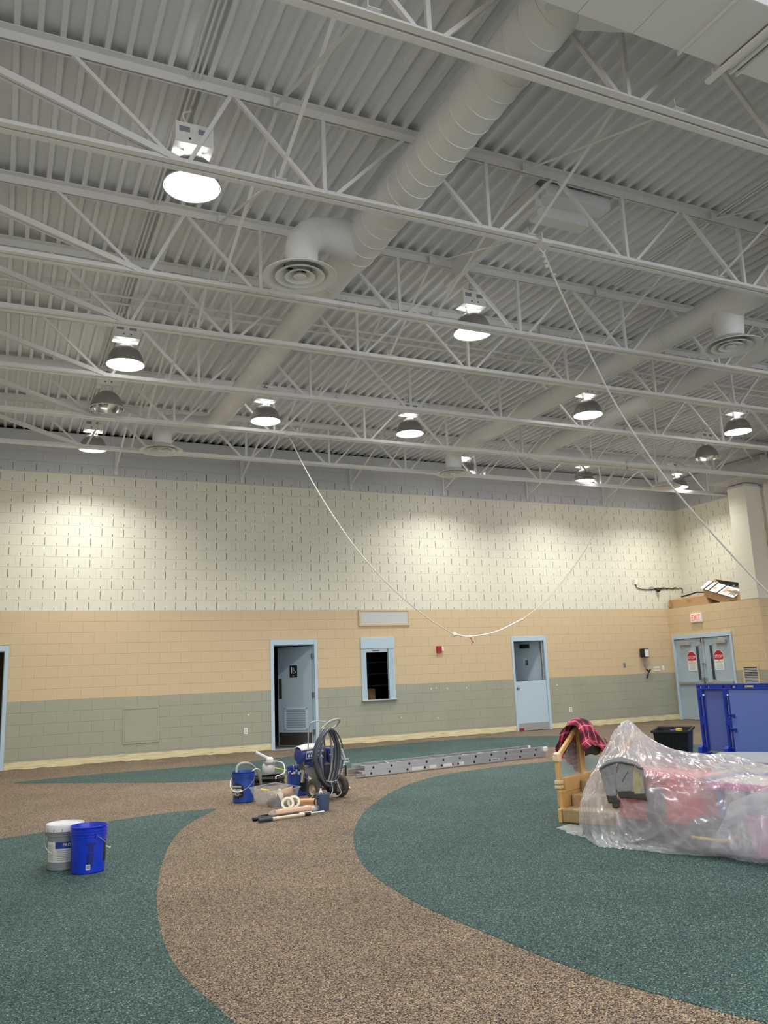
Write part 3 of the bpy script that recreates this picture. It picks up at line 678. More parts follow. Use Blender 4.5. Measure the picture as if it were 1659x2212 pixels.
# ------------------------------------------------------------------ roof joists
JY = [(-12.47, 'overhead steel roof joist nearest the viewer, crossing the thick round duct at top right'),
      (-10.52, 'steel roof joist passing just under the large lit lamp at upper left, second from viewer'),
      (-8.55, 'steel roof joist passing just behind the big diffuser at upper left, third from viewer'),
      (-7.28, 'steel roof joist in the middle of the ceiling, fourth from the viewer'),
      (-5.47, 'steel roof joist just above the row of lamps, fifth from the viewer'),
      (-3.63, 'steel roof joist carrying the sagging rope, second from the back wall'),
      (-1.86, 'steel roof joist nearest the back wall')]
BZ = 5.47; TZ = DECK
def make_joist(y, label, x1):
    j = thing('roof_joist', (0, y, BZ), label, 'joist', 'steel roof joists under the deck')
    t = MB()
    for s in (-1, 1):     # double angle chords
        t.box(-1.24, x1, y+s*.012, y+s*.085, TZ-.009, TZ-.001) if s > 0 else t.box(-1.24, x1, y-.085, y-.012, TZ-.009, TZ-.001)
        t.box(-1.24, x1, *sorted((y+s*.012, y+s*.020)), TZ-.085, TZ-.009)
    t.build('top_chord', M['steel'], j)
    b = MB(); 
    for s in (-1, 1):
        b.box(-.2, x1, *sorted((y+s*.012, y+s*.068)), BZ-.01, BZ-.003)
        b.box(-.2, x1, *sorted((y+s*.012, y+s*.020)), BZ-.003, BZ+.055)
    b.build('bottom_chord', M['steel'], j)
    e = MB()
    for s in (-.022, .022): e.bar((-1.2, y+s, TZ-.06), (1.12, y+s, BZ+.03), .03, .055)
    e.build('end_diagonal', M['steel'], j)
    MB().bar((.30, y, TZ-.06), (1.10, y, BZ+.02), .03, .03).build('web_member', M['steel'], j)
    MB().bar((1.2, y, BZ+.02), (1.56, y, TZ-.06), .034, .034).build('web_member', M['steel'], j)
    x = 2.38; first = True
    while x < x1-.3:
        MB().bar((x, y, BZ+.02), (x, y, TZ-.04), .034, .034).build('web_member', M['steel'], j)
        MB().bar((x-.07, y+.004, BZ+.02), (x-.80, y+.004, TZ-.06), .034, .034).build('web_member', M['steel'], j)
        if x+.8 < x1: MB().bar((x+.09, y-.004, BZ+.02), (x+.80, y-.004, TZ-.06), .04, .03).build('web_member', M['steel'], j)
        x += 1.672
    return j
for y, lab in JY: make_joist(y, lab, 16.34 if y > -2 else 19.5)
# ------------------------------------------------------------------ X bracing lines
BX = [1.93, 4.47, 6.95, 9.3, 11.65, 14.0]
names = ['leftmost line of X-shaped steel cross braces between the roof joists',
         'second line from the left of steel cross braces, right of the thick duct',
         'third line from the left of steel cross braces, middle of the ceiling',
         'fourth line from the left of steel cross braces, at mid right',
         'fifth line from the left of steel cross braces, far right ceiling',
         'rightmost line of steel cross braces, nearest the column']
ys = [y for y, _ in JY]
for bx, lab in zip(BX, names):
    t = thing('cross_bracing', (bx, -6, 5.5), lab, 'bracing', 'steel cross bracing lines between joists')
    for a, b in zip(ys[:-1], ys[1:]):
        if bx in (11.65,) and b > -2: continue
        MB().bar((bx, a+.03, BZ+.05), (bx, b-.03, TZ-.09), .032, .005).build('brace', M['steel'], t)
        MB().bar((bx+.03, a+.03, TZ-.09), (bx+.03, b-.03, BZ+.05), .032, .005).build('brace', M['steel'], t)
    for a in ys:
        q = MB(); q.box(bx-.01, bx+.09, a-.05, a+.05, BZ+.050, BZ+.056); q.box(bx-.01, bx-.004, a-.05, a+.05, BZ+.056, BZ+.12); q.build('clip', M['steel'], t)
        q = MB(); q.box(bx-.03, bx+.05, a-.085, a-.079, TZ-.13, TZ-.03); q.build('clip', M['steel'], t)
    q = MB(); q.box(bx-.035, bx+.035, -.012, -.004, 5.47, 6.0); q.box(bx-.035, bx-.029, -.05, -.012, 5.47, 6.0); q.box(bx+.029, bx+.035, -.05, -.012, 5.47, 6.0); q.build('wall_channel', M['steel'], t)
    MB().bar((bx, -.04, 5.6), (bx, ys[-1]+.03, TZ-.1), .032, .01).build('brace', M['steel'], t)
    MB().bar((bx, -.04, 5.95), (bx, ys[-1]+.03, BZ+.06), .032, .01).build('brace', M['steel'], t)

# ------------------------------------------------------------------ ducts
def elbow(c0, u, v, R, n=8): return arc(c0, R, 0, math.pi/2, n, u, v)
# duct A: thick spiral section then a thinner run to a left-hand elbow
dA = thing('round_duct', (3.2, -9, 5.76), 'large round spiral-seamed duct running from top right towards the back wall', 'duct')
y = -12.98; r0 = .205
b = MB(); b.lathe([(r0, 0), (r0, 3.72), (.165, 4.05)], (3.2, y, 5.76), 40, (0, 1, 0)); b.build('thick_section', M['duct'], dA, smooth=True)
for i in range(19):
    yy = y+.12+.192*i; pts = [Vector((3.2+(r0+.002)*math.cos(t), yy+.05*t/math.pi, 5.76+(r0+.002)*math.sin(t))) for t in [2*math.pi*k/32 for k in range(33)]]
    MB().tube(pts, .0055, 5).build('seam', M['duct'], dA)
R = .30; cx, cy, cz = 3.2, -3.0, 5.76
path = [(3.2, -9.0, cz), (3.2, -6, cz), (3.2, -3.1, cz)]+[tuple(q) for q in arc((3.2-R, -3.1, cz), R, 0, math.pi/2, 8, (1, 0, 0), (0, 1, 0))]+[(2.72, -3.1+R, cz)]
path += [tuple(q) for q in arc((2.60, -3.1+R, cz-.26), .26, 0, math.pi/2, 8, (0, 0, 1), (-1, 0, 0))]+[(2.34, -2.8, 5.36)]
MB().tube(path, .162, 32).build('thin_section', M['duct'], dA, smooth=True)
for yy in (-8.6, -7.9, -6.6, -5.7, -4.4): MB().lathe([(.163, -.012), (.168, -.006), (.168, .006), (.163, .012)], (3.2, yy, cz), 32, (0, 1, 0)).build('seam', M['duct'], dA)
# branch to diffuser 1
br = [(3.12, -9.44, 5.76), (2.80, -9.44, 5.78)]+[tuple(q) for q in arc((2.80, -9.44, 5.52), .26, 0, math.pi/2, 8, (0, 0, 1), (-1, 0, 0))][1:]+[(2.54, -9.44, 5.36)]
# conical take-off
MB().tube(br, [.205, .17, .165, .165, .165, .165, .165, .165, .165, .165, .165][:len(br)], 32).build('branch_elbow', M['duct'], dA, smooth=True)
for q in (1, 4, 7): 
    dd = (Vector(br[q+1])-Vector(br[q-1])).normalized(); MB().lathe([(.166, -.008), (.171, 0), (.166, .008)], br[q], 32, dd).build('seam', M['duct'], dA)
def diffuser(x, y, s, label, z=5.27):
    t = thing('round_diffuser', (x, y, z), label, 'diffuser', 'round ceiling diffusers')
    b = MB(); b.lathe([(.162*s, .13), (.162*s, .09), (.19*s, .085), (.29*s, .012), (.355*s, -.012), (.368*s, -.010), (.366*s, -.002), (.30*s, .022), (.20*s, .094), (.168*s, .10)], (x, y, z), 48); b.build('outer_cone', M['duct'], t, smooth=True)
    for i, (ra, rb, za, zb) in enumerate(((.135, .245, .075, -.004), (.070, .150, .065, -.008))):
        q = MB(); q.lathe([(ra*s, za), (rb*s*.93, zb+.010), (rb*s, zb), (rb*s, zb-.006), (rb*s*.90, zb-.002), (ra*s*.9, za-.012), (ra*s*.9, za)], (x, y, z), 40); q.build('inner_cone', M['duct'], t, smooth=True)
    q = MB(); q.lathe([(.001, -.016), (.045*s, -.013), (.064*s, -.006), (.060*s, .002), (.02*s, .045), (.001, .05)], (x, y, z), 28); q.build('centre_cone', M['duct'], t, smooth=True)
    MB().bar((x-.15*s, y, z+.06), (x+.15*s, y, z+.06), .012, .02).build('cross_bar', M['black'], t)
    MB().lathe([(.16*s, .115), (.001, .115)], (x, y, z), 24).build('throat_shadow', M['dark'], t)  # dark disc paints in the shade of the open neck
    return t
diffuser(2.52, -9.44, 1.0, 'large round diffuser at upper left under the elbow of the thick duct')
diffuser(2.34, -2.75, .98, 'round diffuser in front of the grey wall band at left')
# duct B
dB = thing('round_duct', (8.07, -7, 5.76), 'round duct slanting across the right, ending above the middle diffuser', 'duct')
b = MB(); b.lathe([(.205, 0), (.205, 3.4), (.16, 3.62), (.16, 10.1)], (8.07, -13.0, 5.76), 36, (0, 1, 0)); b.build('duct_run', M['duct'], dB, smooth=True)
pe = [(8.07, -2.9, 5.76)]+[tuple(q) for q in arc((8.07, -2.9, 5.52), .24, 0, math.pi/2, 8, (0, 0, 1), (0, 1, 0))][1:]+[(8.07, -2.66, 5.36)]
MB().tube(pe, .16, 32).build('end_elbow', M['duct'], dB, smooth=True)
MB().tube([(8.09, -9.64, 5.70), (8.09, -9.64, 5.33)], [.2, .165], 32).build('drop_branch', M['duct'], dB, smooth=True)
for yy in (-12.9, -12.5, -12, -11.5, -11, -10.4, -9.7, -8.6, -7.4, -6.2, -4.6): 
    rr = .205 if yy < -9.6 else .16; MB().lathe([(rr, -.012), (rr+.006, 0), (rr, .012)], (8.07, yy, 5.76), 32, (0, 1, 0)).build('seam', M['duct'], dB)
diffuser(8.09, -9.64, 1.0, 'large round diffuser at upper right below the slanting duct', 5.22)
diffuser(8.07, -2.62, .94, 'round diffuser hanging in front of the back wall at the centre', 5.29)
# duct C
dC = thing('round_duct', (9.75, -7, 5.76), 'lower right round duct that turns along the back wall to the last diffuser', 'duct')
pc = [(9.75, -13.0, 5.76), (9.75, -9, 5.76), (9.75, -3.25, 5.76)]+[tuple(q) for q in arc((10.1, -3.25, 5.76), .35, 0, math.pi/2, 8, (-1, 0, 0), (0, 1, 0))][1:]+[(13.1, -2.9, 5.76)]
pc += [tuple(q) for q in arc((13.1, -2.9, 5.50), .26, 0, math.pi/2, 8, (0, 0, 1), (1, 0, 0))][1:]+[(13.36, -2.9, 5.34)]
MB().tube(pc, .15, 32).build('duct_run', M['duct'], dC, smooth=True)
for yy in (-11, -9.5, -8, -6.5, -5, -3.9): MB().lathe([(.15, -.012), (.156, 0), (.15, .012)], (9.75, yy, 5.76), 32, (0, 1, 0)).build('seam', M['duct'], dC)
for xx in (10.4, 11.7, 12.9): MB().lathe([(.15, -.012), (.156, 0), (.15, .012)], (xx, -2.9, 5.76), 32, (1, 0, 0)).build('seam', M['duct'], dC)
diffuser(13.36, -2.9, .88, 'round diffuser at far right beside the corner of the back wall', 5.27)
# rectangular trunk duct
tr = thing('trunk_duct', (5, -13.25, 5.7), 'big rectangular white duct in the top right corner', 'duct')
XS = [1.6, 3.02, 3.53, 4.0]
for a, bb in zip([2.55, 3.15, 3.6, 4.03, 4.40, 4.56, 6.2, 8.2], [3.147, 3.597, 4.0, 4.37, 4.48, 6.197, 8.197, 10.4]):
    MB().box(a, bb, -13.55, -13.03, 5.45, 6.2).build('duct_section', M['duct'], tr, bev=.006)
MB().box(2.6, 10.3, -13.54, -13.04, 5.455, 6.19).build('duct_core', M['grey_box'], tr)
for x in (4.005, 4.49, 4.545): MB().box(x-.006, x+.006, -13.57, -13.01, 5.43, 6.2).build('flange', M['duct'], tr)
for x in (4.38, 8.0):
    MB().box(x-.02, x+.02, -13.60, -12.9, 5.405, 5.43).build('hanger_bar', M['steel'], tr)
    for yy in (-13.58, -12.96): MB().tube([(x, yy, 5.41), (x, yy, 6.28)], .006, 6).build('hanger_rod', M['steel'], tr)
tp = MB(); 
tp.add([(2.95, -13.03, 5.55), (3.75, -13.03, 5.50), (3.75, -13.03, 6.0), (2.95, -13.03, 5.97), (3.02, -12.85, 5.60), (3.36, -12.78, 5.60), (3.36, -12.78, 5.92), (3.02, -12.85, 5.92)], [(0, 1, 2, 3), (4, 5, 6, 7), (0, 1, 5, 4), (1, 2, 6, 5), (2, 3, 7, 6), (3, 0, 4, 7)])
tp.build('take_off', M['duct'], tr, bev=.01)
# roof hatch box between the second and third joists
hb = thing('roof_opening_box', (5.2, -9.9, 6.1), 'white boxed roof opening behind the second joist, right of the thick duct', 'box')
MB().box(4.86, 5.52, -10.22, -10.06, 6.0, 6.22).build('lower_box', M['duct'], hb, bev=.004)
MB().box(4.78, 4.86, -10.30, -8.35, 6.05, 6.285).build('side_curb', M['duct'], hb, bev=.004)
b = MB(); b.box(4.84, 5.66, -10.42, -10.22, 6.12, 6.25); b.build('lip', M['deck'], hb, bev=.004)
# conduits in the flutes
def conduit(pts, label, r=.011, n=1, dx=.03, m=None):
    t = thing('conduit', pts[0], label, 'conduit')
    for i in range(n): MB().tube([(x+dx*i, y, z) for x, y, z in pts], r, 8).build('pipe', m or M['steel'], t)
    return t
conduit([(1.20, -20, DECK-.015), (1.20, -.3, DECK-.015)], 'run of thin parallel conduits along the deck above the left row of lamps', n=3, dx=.045)
conduit([(7.04, -16, DECK-.02), (7.04, -8.8, DECK-.02)], 'pair of conduits along the deck at upper right', n=2, dx=.05)
conduit([(12.2, -12, DECK-.02), (12.2, -2, DECK-.02)], 'conduit along the deck above the far right lamps', n=2, dx=.05)
# small double angle running across the deck
sp = thing('pipe_pair', (5, -6.28, 6.25), 'pair of thin painted pipes running across the deck between middle joists', 'pipe')
for yy in (-6.34, -6.12):
    MB().tube([(-1.2, yy, 6.255), (15.5, yy, 6.255)], .017, 8).build('pipe', M['steel'], sp)
for i in range(8): MB().tube([(.9+2*i, -6.34, 6.255), (.9+2*i, -6.34, 6.33)], .006, 6).build('hanger_rod', M['steel'], sp)

# ------------------------------------------------------------------ high-bay lamps
def lamp_proto(lit):
    t = thing('high_bay_lamp', (0, 0, 0), 'x', 'lamp', 'high-bay lamps hanging below the roof deck')
    R = .235
    prof = [(R+.008, -.006), (R+.010, .0), (R, .004), (R*.975, .05), (R*.90, .11), (R*.77, .17), (R*.60, .215), (R*.44, .242), (.075, .255)]
    MB().lathe(prof, (0, 0, 0), 36).build('shade', M['shade'], t, smooth=True)
    MB().lathe([(a*.985, b-.004) for a, b in prof[2:]], (0, 0, 0), 36).build('reflector', M['shade_in'], t, smooth=True)
    if lit:
        MB().lathe([(.001, .004), (.12, -.002), (R*.96, .008)], (0, 0, 0), 36).build('lens', M['lens'], t, smooth=True)
    else:
        bl = MB(); bl.lathe([(.001, .07), (.035, .08), (.05, .12), (.03, .2), (.02, .26)], (0, 0, 0), 16); bl.build('bulb', M['white_plastic'], t, smooth=True)
    rg = MB(); rg.tube([(R*1.02*math.cos(a), R*1.02*math.sin(a), 0) for a in [2*math.pi*k/36 for k in range(36)]], .007, 6, closed=True); rg.build('rim_ring', M['alu'], t)
    for s in (-1, 1):
        MB().box(s*.07-.006, s*.07+.006, -.02, .02, .23, .335).build('bracket', M['alu'], t)
    MB().lathe([(.03, .255), (.03, .34)], (0, 0, 0), 16).build('neck', M['white_plastic'], t)
    bx = MB().box(-.16, .16, -.095, .095, .352, .53).build('ballast_box', M['white'], t, bev=.004)
    MB().box(-.165, .165, -.10, .10, .335, .356).build('box_lip', M['white'], bx)
    for x in (-.04, .05): MB().box(x-.009, x+.009, -.0965, -.0955, .375, .393).build('knockout', M['black'], bx)
    for x in (-.13, .03): MB().box(x, x+.09, -.0965, -.0955, .44, .49).build('rating_label', M['print_grey'], bx)
    MB().box(-.035, .035, -.03, .03, .53, .575).build('hub', M['grey_box'], t)
    hk = MB(); hk.tube([(0, 0, .575), (0, 0, .66)], .008, 8); hk.build('hook', M['alu'], t)
    ch = MB(); n = 6; z = .66
    ch.tube([(0, 0, .655), (0, 0, .80)], .005, 6); ch.tube([(-.02, 0, .80), (0, 0, .70), (.02, 0, .80)], .004, 6); ch.build('chain', M['alu'], t)
    cd = MB(); cd.tube(spline([(.02, 0, .56), (-.06, .02, .62), (-.07, .02, .70), (0, .02, .74), (-.02, .0, .80)], 6), .008, 6); cd.build('flex_cord', M['white_plastic'], t)
    return t
def add_light(x, y, z, p):
    L = bpy.data.lights.new('bay_light', 'AREA'); L.shape = 'DISK'; L.size = .40; L.energy = LAMP_W; L.color = (1, .99, .965); L.spread = math.radians(140)
    o = bpy.data.objects.new('bay_light', L); C.objects.link(o); o.parent = p; o.location = (0, 0, -.012)
    Q = bpy.data.lights.new('deck_fill', 'POINT'); Q.energy = UP_W; Q.shadow_soft_size = .03; Q.color = (1, .98, .94)  # added fill light over the opaque shade, lifts the deck
    q = bpy.data.objects.new('deck_fill', Q); C.objects.link(q); q.parent = p; q.location = (0, .0, .29); q.location = (.0, .05, .30)
lit0 = lamp_proto(True); off0 = lamp_proto(False)
LAMPS = [(1.30, -10.21, 5.50, 1, 'largest lit high-bay lamp at upper left, white ballast box above'),
 (1.31, -6.03, 5.46, 1, 'lit high-bay lamp at left, second down from the largest'),
 (1.29, -4.17, 5.46, 0, 'unlit high-bay lamp with open shade at far left'),
 (1.35, -1.46, 5.56, 1, 'lit high-bay lamp at far left close to the back wall'),
 (3.71, -4.27, 5.46, 1, 'lit high-bay lamp just above the left rope fixing'),
 (6.27, -4.33, 5.46, 1, 'lit high-bay lamp at the centre of the photo under the deck'),
 (5.20, -8.27, 5.54, 1, 'lit high-bay lamp half hidden by a joist, upper centre right'),
 (8.64, -6.17, 5.46, 1, 'lit high-bay lamp between the two slanting right-hand ducts'),
 (11.97, -6.22, 5.46, 1, 'lit high-bay lamp at the right edge of the photo'),
 (12.89, -4.58, 5.46, 0, 'unlit high-bay lamp with open shade at far right'),
 (12.06, -1.70, 5.60, 1, 'lit high-bay lamp behind the rearmost joist, left of the last diffuser'),
 (14.86, -1.75, 5.60, 1, 'lit high-bay lamp nearest the column, partly behind the taut rope'),
 (8.95, -1.60, 5.60, 1, 'lit high-bay lamp almost hidden behind the middle diffuser'),
 (5.1, -14.6, 5.46, 1, 'unseen high-bay lamp overhead added to light the foreground, beyond the trunk duct'),  # from here on unseen lamps, added to light the near floor
 (1.3, -14.5, 5.46, 1, 'unseen high-bay lamp overhead left, added to light the foreground'),
 (9.0, -14.0, 5.46, 1, 'unseen high-bay lamp overhead right, added to light the foreground'),
 (2.6, -18.5, 5.46, 1, 'unseen high-bay lamp behind the viewer, added to light the foreground'),
 (17.9, -6.5, 4.7, 1, 'unseen high-bay lamp added to light the side bay beyond the edge beam')]  # unseen, added to brighten the walls right of the column
firsts = {}
for x, y, z, lit, lab in LAMPS:
    src = lit0 if lit else off0
    if lit not in firsts: firsts[lit] = 1; o = src; o.location = (x, y, z)
    else: o = copy_tree(src, (x, y, z))
    o['label'] = lab
    if z < 5.3:
        pass
    if lit: add_light(x, y, z, o)
# ------------------------------------------------------------------ ropes
def twisted(pts, r, name, parent, m):
    for ph in range(3):
        out = []; L = 0; P = spline(pts, 24)
        for i, p in enumerate(P):
            if i: L += (P[i]-P[i-1]).length
            d = (P[min(i+1, len(P)-1)]-P[max(i-1, 0)]).normalized(); a = d.orthogonal().normalized(); b = d.cross(a)
            t = L*2*math.pi/.09+ph*2*math.pi/3
            out.append(p+(a*math.cos(t)+b*math.sin(t))*r*.55)
        MB().tube(out, r*.62, 5).build(name, m, parent, smooth=True)
r1 = thing('hanging_rope', (4.657, -10.52, 5.42), 'taut twisted rope slanting from the upper middle joist to the right edge', 'rope', 'ropes slung from the joists')
pts = [(4.66, -10.52, 5.38), (4.86, -10.52, 4.92), (5.08, -10.52, 4.47), (5.40, -10.52, 3.87), (5.88, -10.52, 3.235), (6.42, -10.52, 2.69), (7.14, -10.52, 2.06), (8.0, -10.52, 1.42), (8.6, -10.52, 1.02)]
def dense(pts, step=.025):
    P = spline(pts, 10); out = [P[0]]
    for a, b in zip(P[:-1], P[1:]):
        n = max(1, int((b-a).length/step))
        for i in range(1, n+1): out.append(a.lerp(b, i/n))
    return out
P = dense(pts, .015)
for ph in range(3):
    L = 0; out = []
    for i, p in enumerate(P):
        if i: L += (P[i]-P[i-1]).length
        d_ = (P[min(i+1, len(P)-1)]-P[max(i-1, 0)]).normalized(); a = Vector((0, 1, 0)); b = d_.cross(a)
        t = L*2*math.pi/.085+ph*2*math.pi/3; out.append(p+(a*math.cos(t)+b*math.sin(t))*.0048)
    MB().tube(out, .0060, 5).build('rope_strand', M['rope'], r1, smooth=True)
kn = MB()
for k in range(3): kn.lathe([(.001, -.02), (.018, -.01), (.02, 0), (.018, .012), (.001, .02)], (4.66+.012*k, -10.52, 5.34-.05*k), 10, (.4, 0, -1))
kn.tube([(4.66, -10.52, 5.36), (4.70, -10.50, 5.30), (4.74, -10.52, 5.22)], .006, 6); kn.tube(arc((4.76, -10.52, 5.16), .02, 0, 5.5, 10, (1, 0, 0), (0, 1, 0)), .008, 6); kn.build('knot', M['rope'], r1)
cl = MB(); cl.box(4.60, 4.71, -10.60, -10.44, 5.445, 5.458); cl.box(4.60, 4.606, -10.60, -10.44, 5.458, 5.54); cl.tube(arc((4.655, -10.52, 5.415), .03, math.pi, 2*math.pi, 8, (1, 0, 0), (0, 0, 1)), .006, 6); cl.build('beam_clamp', M['steel'], r1)
r2 = thing('hanging_rope', (7.6, -3.63, 2.0), 'long sagging white rope hanging in a deep curve before the back wall', 'rope', 'ropes slung from the joists')
pts2 = [(4.36, -3.63, 5.36), (4.53, -3.63, 5.02), (4.764, -3.63, 4.602), (5.08, -3.63, 4.10), (5.457, -3.63, 3.582), (5.88, -3.63, 3.11), (6.344, -3.63, 2.693), (6.8, -3.63, 2.35), (7.2, -3.63, 2.115), (7.338, -3.63, 2.054), (7.649, -3.63, 2.009), (8.192, -3.63, 2.085), (8.781, -3.63, 2.305), (9.35, -3.63, 2.66), (9.837, -3.63, 3.08), (10.35, -3.63, 3.62), (10.867, -3.63, 4.29), (11.3, -3.63, 4.90), (11.63, -3.63, 5.36)]
MB().tube(dense(pts2, .06), .0095, 7).build('rope_line', M['rope'], r2, smooth=True)
MB().tube(dense(pts2[9:13], .06), .0125, 7).build('rope_sleeve', M['white'], r2, smooth=True)
for (x, z, s) in ((7.338, 2.054, 1.2), (7.649, 2.009, .8), (8.781, 2.305, .8)):
    k = MB(); k.lathe([(.001, -.04), (.022, -.03), (.03, 0), (.022, .03), (.001, .04)], (x, -3.63, z), 12, (1, 0, -.1)); k.tube(arc((x, -3.63, z-.01), .03, 0, 6, 12, (1, 0, .3), (0, 1, 0)), .010, 6); k.v = [tuple(Vector((x, -3.63, z))+(Vector(v)-Vector((x, -3.63, z)))*s) for v in k.v]; k.build('knot', M['rope'], r2, smooth=True)
tl = MB(); tl.tube([(7.65, -3.63, 2.0), (7.68, -3.63, 1.93), (7.67, -3.63, 1.86)], .006, 6); tl.tube([(7.68, -3.63, 1.93), (7.72, -3.63, 1.90)], .006, 6); tl.build('loose_end', M['red'], r2)
for x, dx, zt in ((4.36, -.07, 5.36), (11.63, .02, 5.36)):
    s = MB(); s.tube([(x, -3.63, zt), (x+dx*.4, -3.63, zt+.05)], .014, 6); s.tube(arc((x+dx*.6, -3.63, zt+.06), .02, 0, 6.28, 10, (1, 0, 0), (0, 0, 1)), .006, 5); s.build('shackle', M['chrome'], r2)
    s = MB(); s.box(x+dx-.06, x+dx+.06, -3.70, -3.56, 5.445, 5.458); s.box(x+dx-.06, x+dx-.054, -3.70, -3.56, 5.458, 5.53); s.build('beam_clamp', M['steel'], r2)
BINTOP = [(8.12, -7.53), (8.80, -6.92), (9.05, -7.33), (8.378, -7.917)]
# ------------------------------------------------------------------ buckets
def bucket(x, y, m, label, H=.345, rb=.121, rt=.139, lid=None, rim_lines=(.80, .86, .92), handle_ang=0.0, handle_drop=-.10, name='bucket', group=None, grip=True):
    t = thing(name, (x, y, 0), label, 'bucket', group)
    prof = [(rb-.01, 0), (rb, .008)]
    for f in rim_lines:
        r = rb+(rt-.008-rb)*f
        prof += [(r, H*f-.006), (r+.008, H*f-.004), (r+.008, H*f+.004), (r, H*f+.006)]
    prof += [(rt-.006, H-.01), (rt, H-.006), (rt, H), (rt-.006, H), (rt-.010, H-.01), (rb-.008, .012), (.001, .012)]
    MB().lathe(prof, (x, y, 0), 40, cap0=True).build('shell', m, t, smooth=True)
    ha = handle_ang; u = Vector((math.cos(ha), math.sin(ha), 0)); v = Vector((-u.y, u.x, 0)); zt = H*.80
    pts = []
    for i in range(17):
        a = math.pi*i/16; pts.append(Vector((x, y, zt))+u*(rt+.012)*math.cos(a)+(-v)*(rt+.016)*math.sin(a)+Vector((0, 0, handle_drop*math.sin(a))))
    hd = MB().tube(pts, .0025, 6).build('handle', M['alu'], t)
    if grip: MB().tube(pts[6:11], .009, 8).build('grip', M['white_plastic'], hd)
    for s in (-1, 1):
        c = Vector((x, y, zt))+u*s*(rt-.002); MB().obox(c, u*.010, v*.014, (0, 0, .014)).build('ear', m, t)
    return t
def wrap(x, y, r0, r1, z0, z1, a0, a1, H, rb, rt, n=14, lift=.0012):
    b = MB(); rows = []
    for z in (z0, z1):
        r = rb+(rt-.008-rb)*z/H+lift
        rows.append([(x+r*math.cos(a0+(a1-a0)*i/n), y+r*math.sin(a0+(a1-a0)*i/n), z) for i in range(n+1)])
    b.grid(rows, uv=False); return b
CAMA = lambda x, y: math.atan2(-16.577-y, 0-x)      # direction from a thing to the viewer
# blue pail in front
bx_, by_ = .69, -9.505
bb = bucket(bx_, by_, M['blue_bucket'], 'bright blue empty open pail in front of the lidded grey pail on the green floor', handle_ang=CAMA(bx_, by_)+.45+math.pi, handle_drop=-.12, H=.34)
ca = CAMA(bx_, by_)
def wr(t, x, y, z0, z1, a0, a1, m, name, H=.34, rb=.121, rt=.139, lift=.0012):
    return wrap(x, y, 0, 0, z0, z1, ca+a0, ca+a1, H, rb, rt, lift=lift).build(name, m, t)
wr(bb, bx_, by_, .035, .072, -.13, .13, M['label_white'], 'barcode_label'); wr(bb, bx_, by_, .043, .066, -.10, .10, M['print_grey'], 'barcode', lift=.002)
wr(bb, bx_, by_, .205, .225, -.15, .40, M['label_dark'], 'printed_label'); wr(bb, bx_, by_, .165, .205, -.02, .28, M['label_dark'], 'printed_label'); wr(bb, bx_, by_, .06, .155, -.1, .3, M['label_dark'], 'printed_label')
wr(bb, bx_, by_, .075, .225, 1.02, 1.5, M['label_black'], 'side_label'); wr(bb, bx_, by_, .045, .215, -1.5, -1.25, M['label_dark'], 'side_label')
# grey lidded pail behind
gx, gy = .535, -9.255
gb = bucket(gx, gy, M['grey_bucket'], 'grey lidded paint pail with white label behind the bright blue pail', handle_ang=CAMA(gx, gy)+1.4, handle_drop=-.14, H=.325, grip=False)
ld = MB(); ld.lathe([(.138, .285), (.143, .287), (.143, .333), (.139, .338), (.136, .333), (.130, .326), (.001, .326)], (gx, gy, 0), 40); ld.build('lid', M['lid'], gb, smooth=True)
for i in range(14):
    a = 2*math.pi*i/14; c = Vector((gx+.143*math.cos(a), gy+.143*math.sin(a), .300)); MB().obox(c, Vector((math.cos(a), math.sin(a), 0))*.002, Vector((-math.sin(a), math.cos(a), 0))*.002, (0, 0, .013)).build('lid_tab', M['grey_bucket'], gb)
ca = CAMA(gx, gy)
lw = wr(gb, gx, gy, .065, .215, -1.25, 1.1, M['label_white'], 'label', H=.325)
wr(gb, gx, gy, .165, .215, -.55, 1.1, M['label_blue'], 'label_band', H=.325, lift=.002)
for i in range(6): wr(gb, gx, gy, .148-.014*i, .152-.014*i, -.45, .35-.05*(i % 3), M['print_grey'], 'text_line', H=.325, lift=.002)
for i in range(10): wr(gb, gx, gy, .190-.012*i, .193-.012*i, -1.1, -.7, M['print_grey'], 'text_line', H=.325, lift=.002)
def curved_text(parent, body, size, x, y, z, ang, r, m, name='lettering', sx=1.0):
    n = Vector((math.cos(ang), math.sin(ang), 0)); right = Vector((-n.y, n.x, 0))
    right = -right if right.dot(Vector((1, -.45, 0))) < 0 else right
    return text(name, body, size, m, parent, Vector((x, y, z))+n*r, right, (0, 0, 1), sx=sx)
curved_text(gb, 'PRO', .032, gx, gy, .192, ca+.12, .1355, M['text_white'])
# dirty blue bucket with the hex label
b2x, b2y = 2.665, -6.68
b2 = bucket(b2x, b2y, M['blue_bucket2'], 'paint-splashed blue pail with black hexagonal label and a hose in it', handle_ang=CAMA(b2x, b2y)+1.1, handle_drop=-.145, H=.345)
ca = CAMA(b2x, b2y)
hexr = []
for zz, w_ in ((.055, .28), (.075, .62), (.20, .62), (.225, .1)):
    r = .121+(.131-.121)*zz/.345+.0015; hexr.append([(b2x+r*math.cos(ca-.62+w_*q), b2y+r*math.sin(ca-.62+w_*q), zz) for q in [i/6-1 for i in range(13)]])
MB().grid(hexr, uv=False).build('label', M['label_black'], b2)
for body, z, s, dx in (('SHERWIN', .185, .030, 0), ('WILLIAMS', .152, .030, 0), ('PRO+', .098, .046, 0)):
    curved_text(b2, body, s, b2x, b2y, z, ca-.55, .138, M['text_white'], sx=.9)
MB().lathe([(.001, .20), (.11, .20)], (b2x, b2y, 0), 24).build('paint_surface', M['white_plastic'], b2)
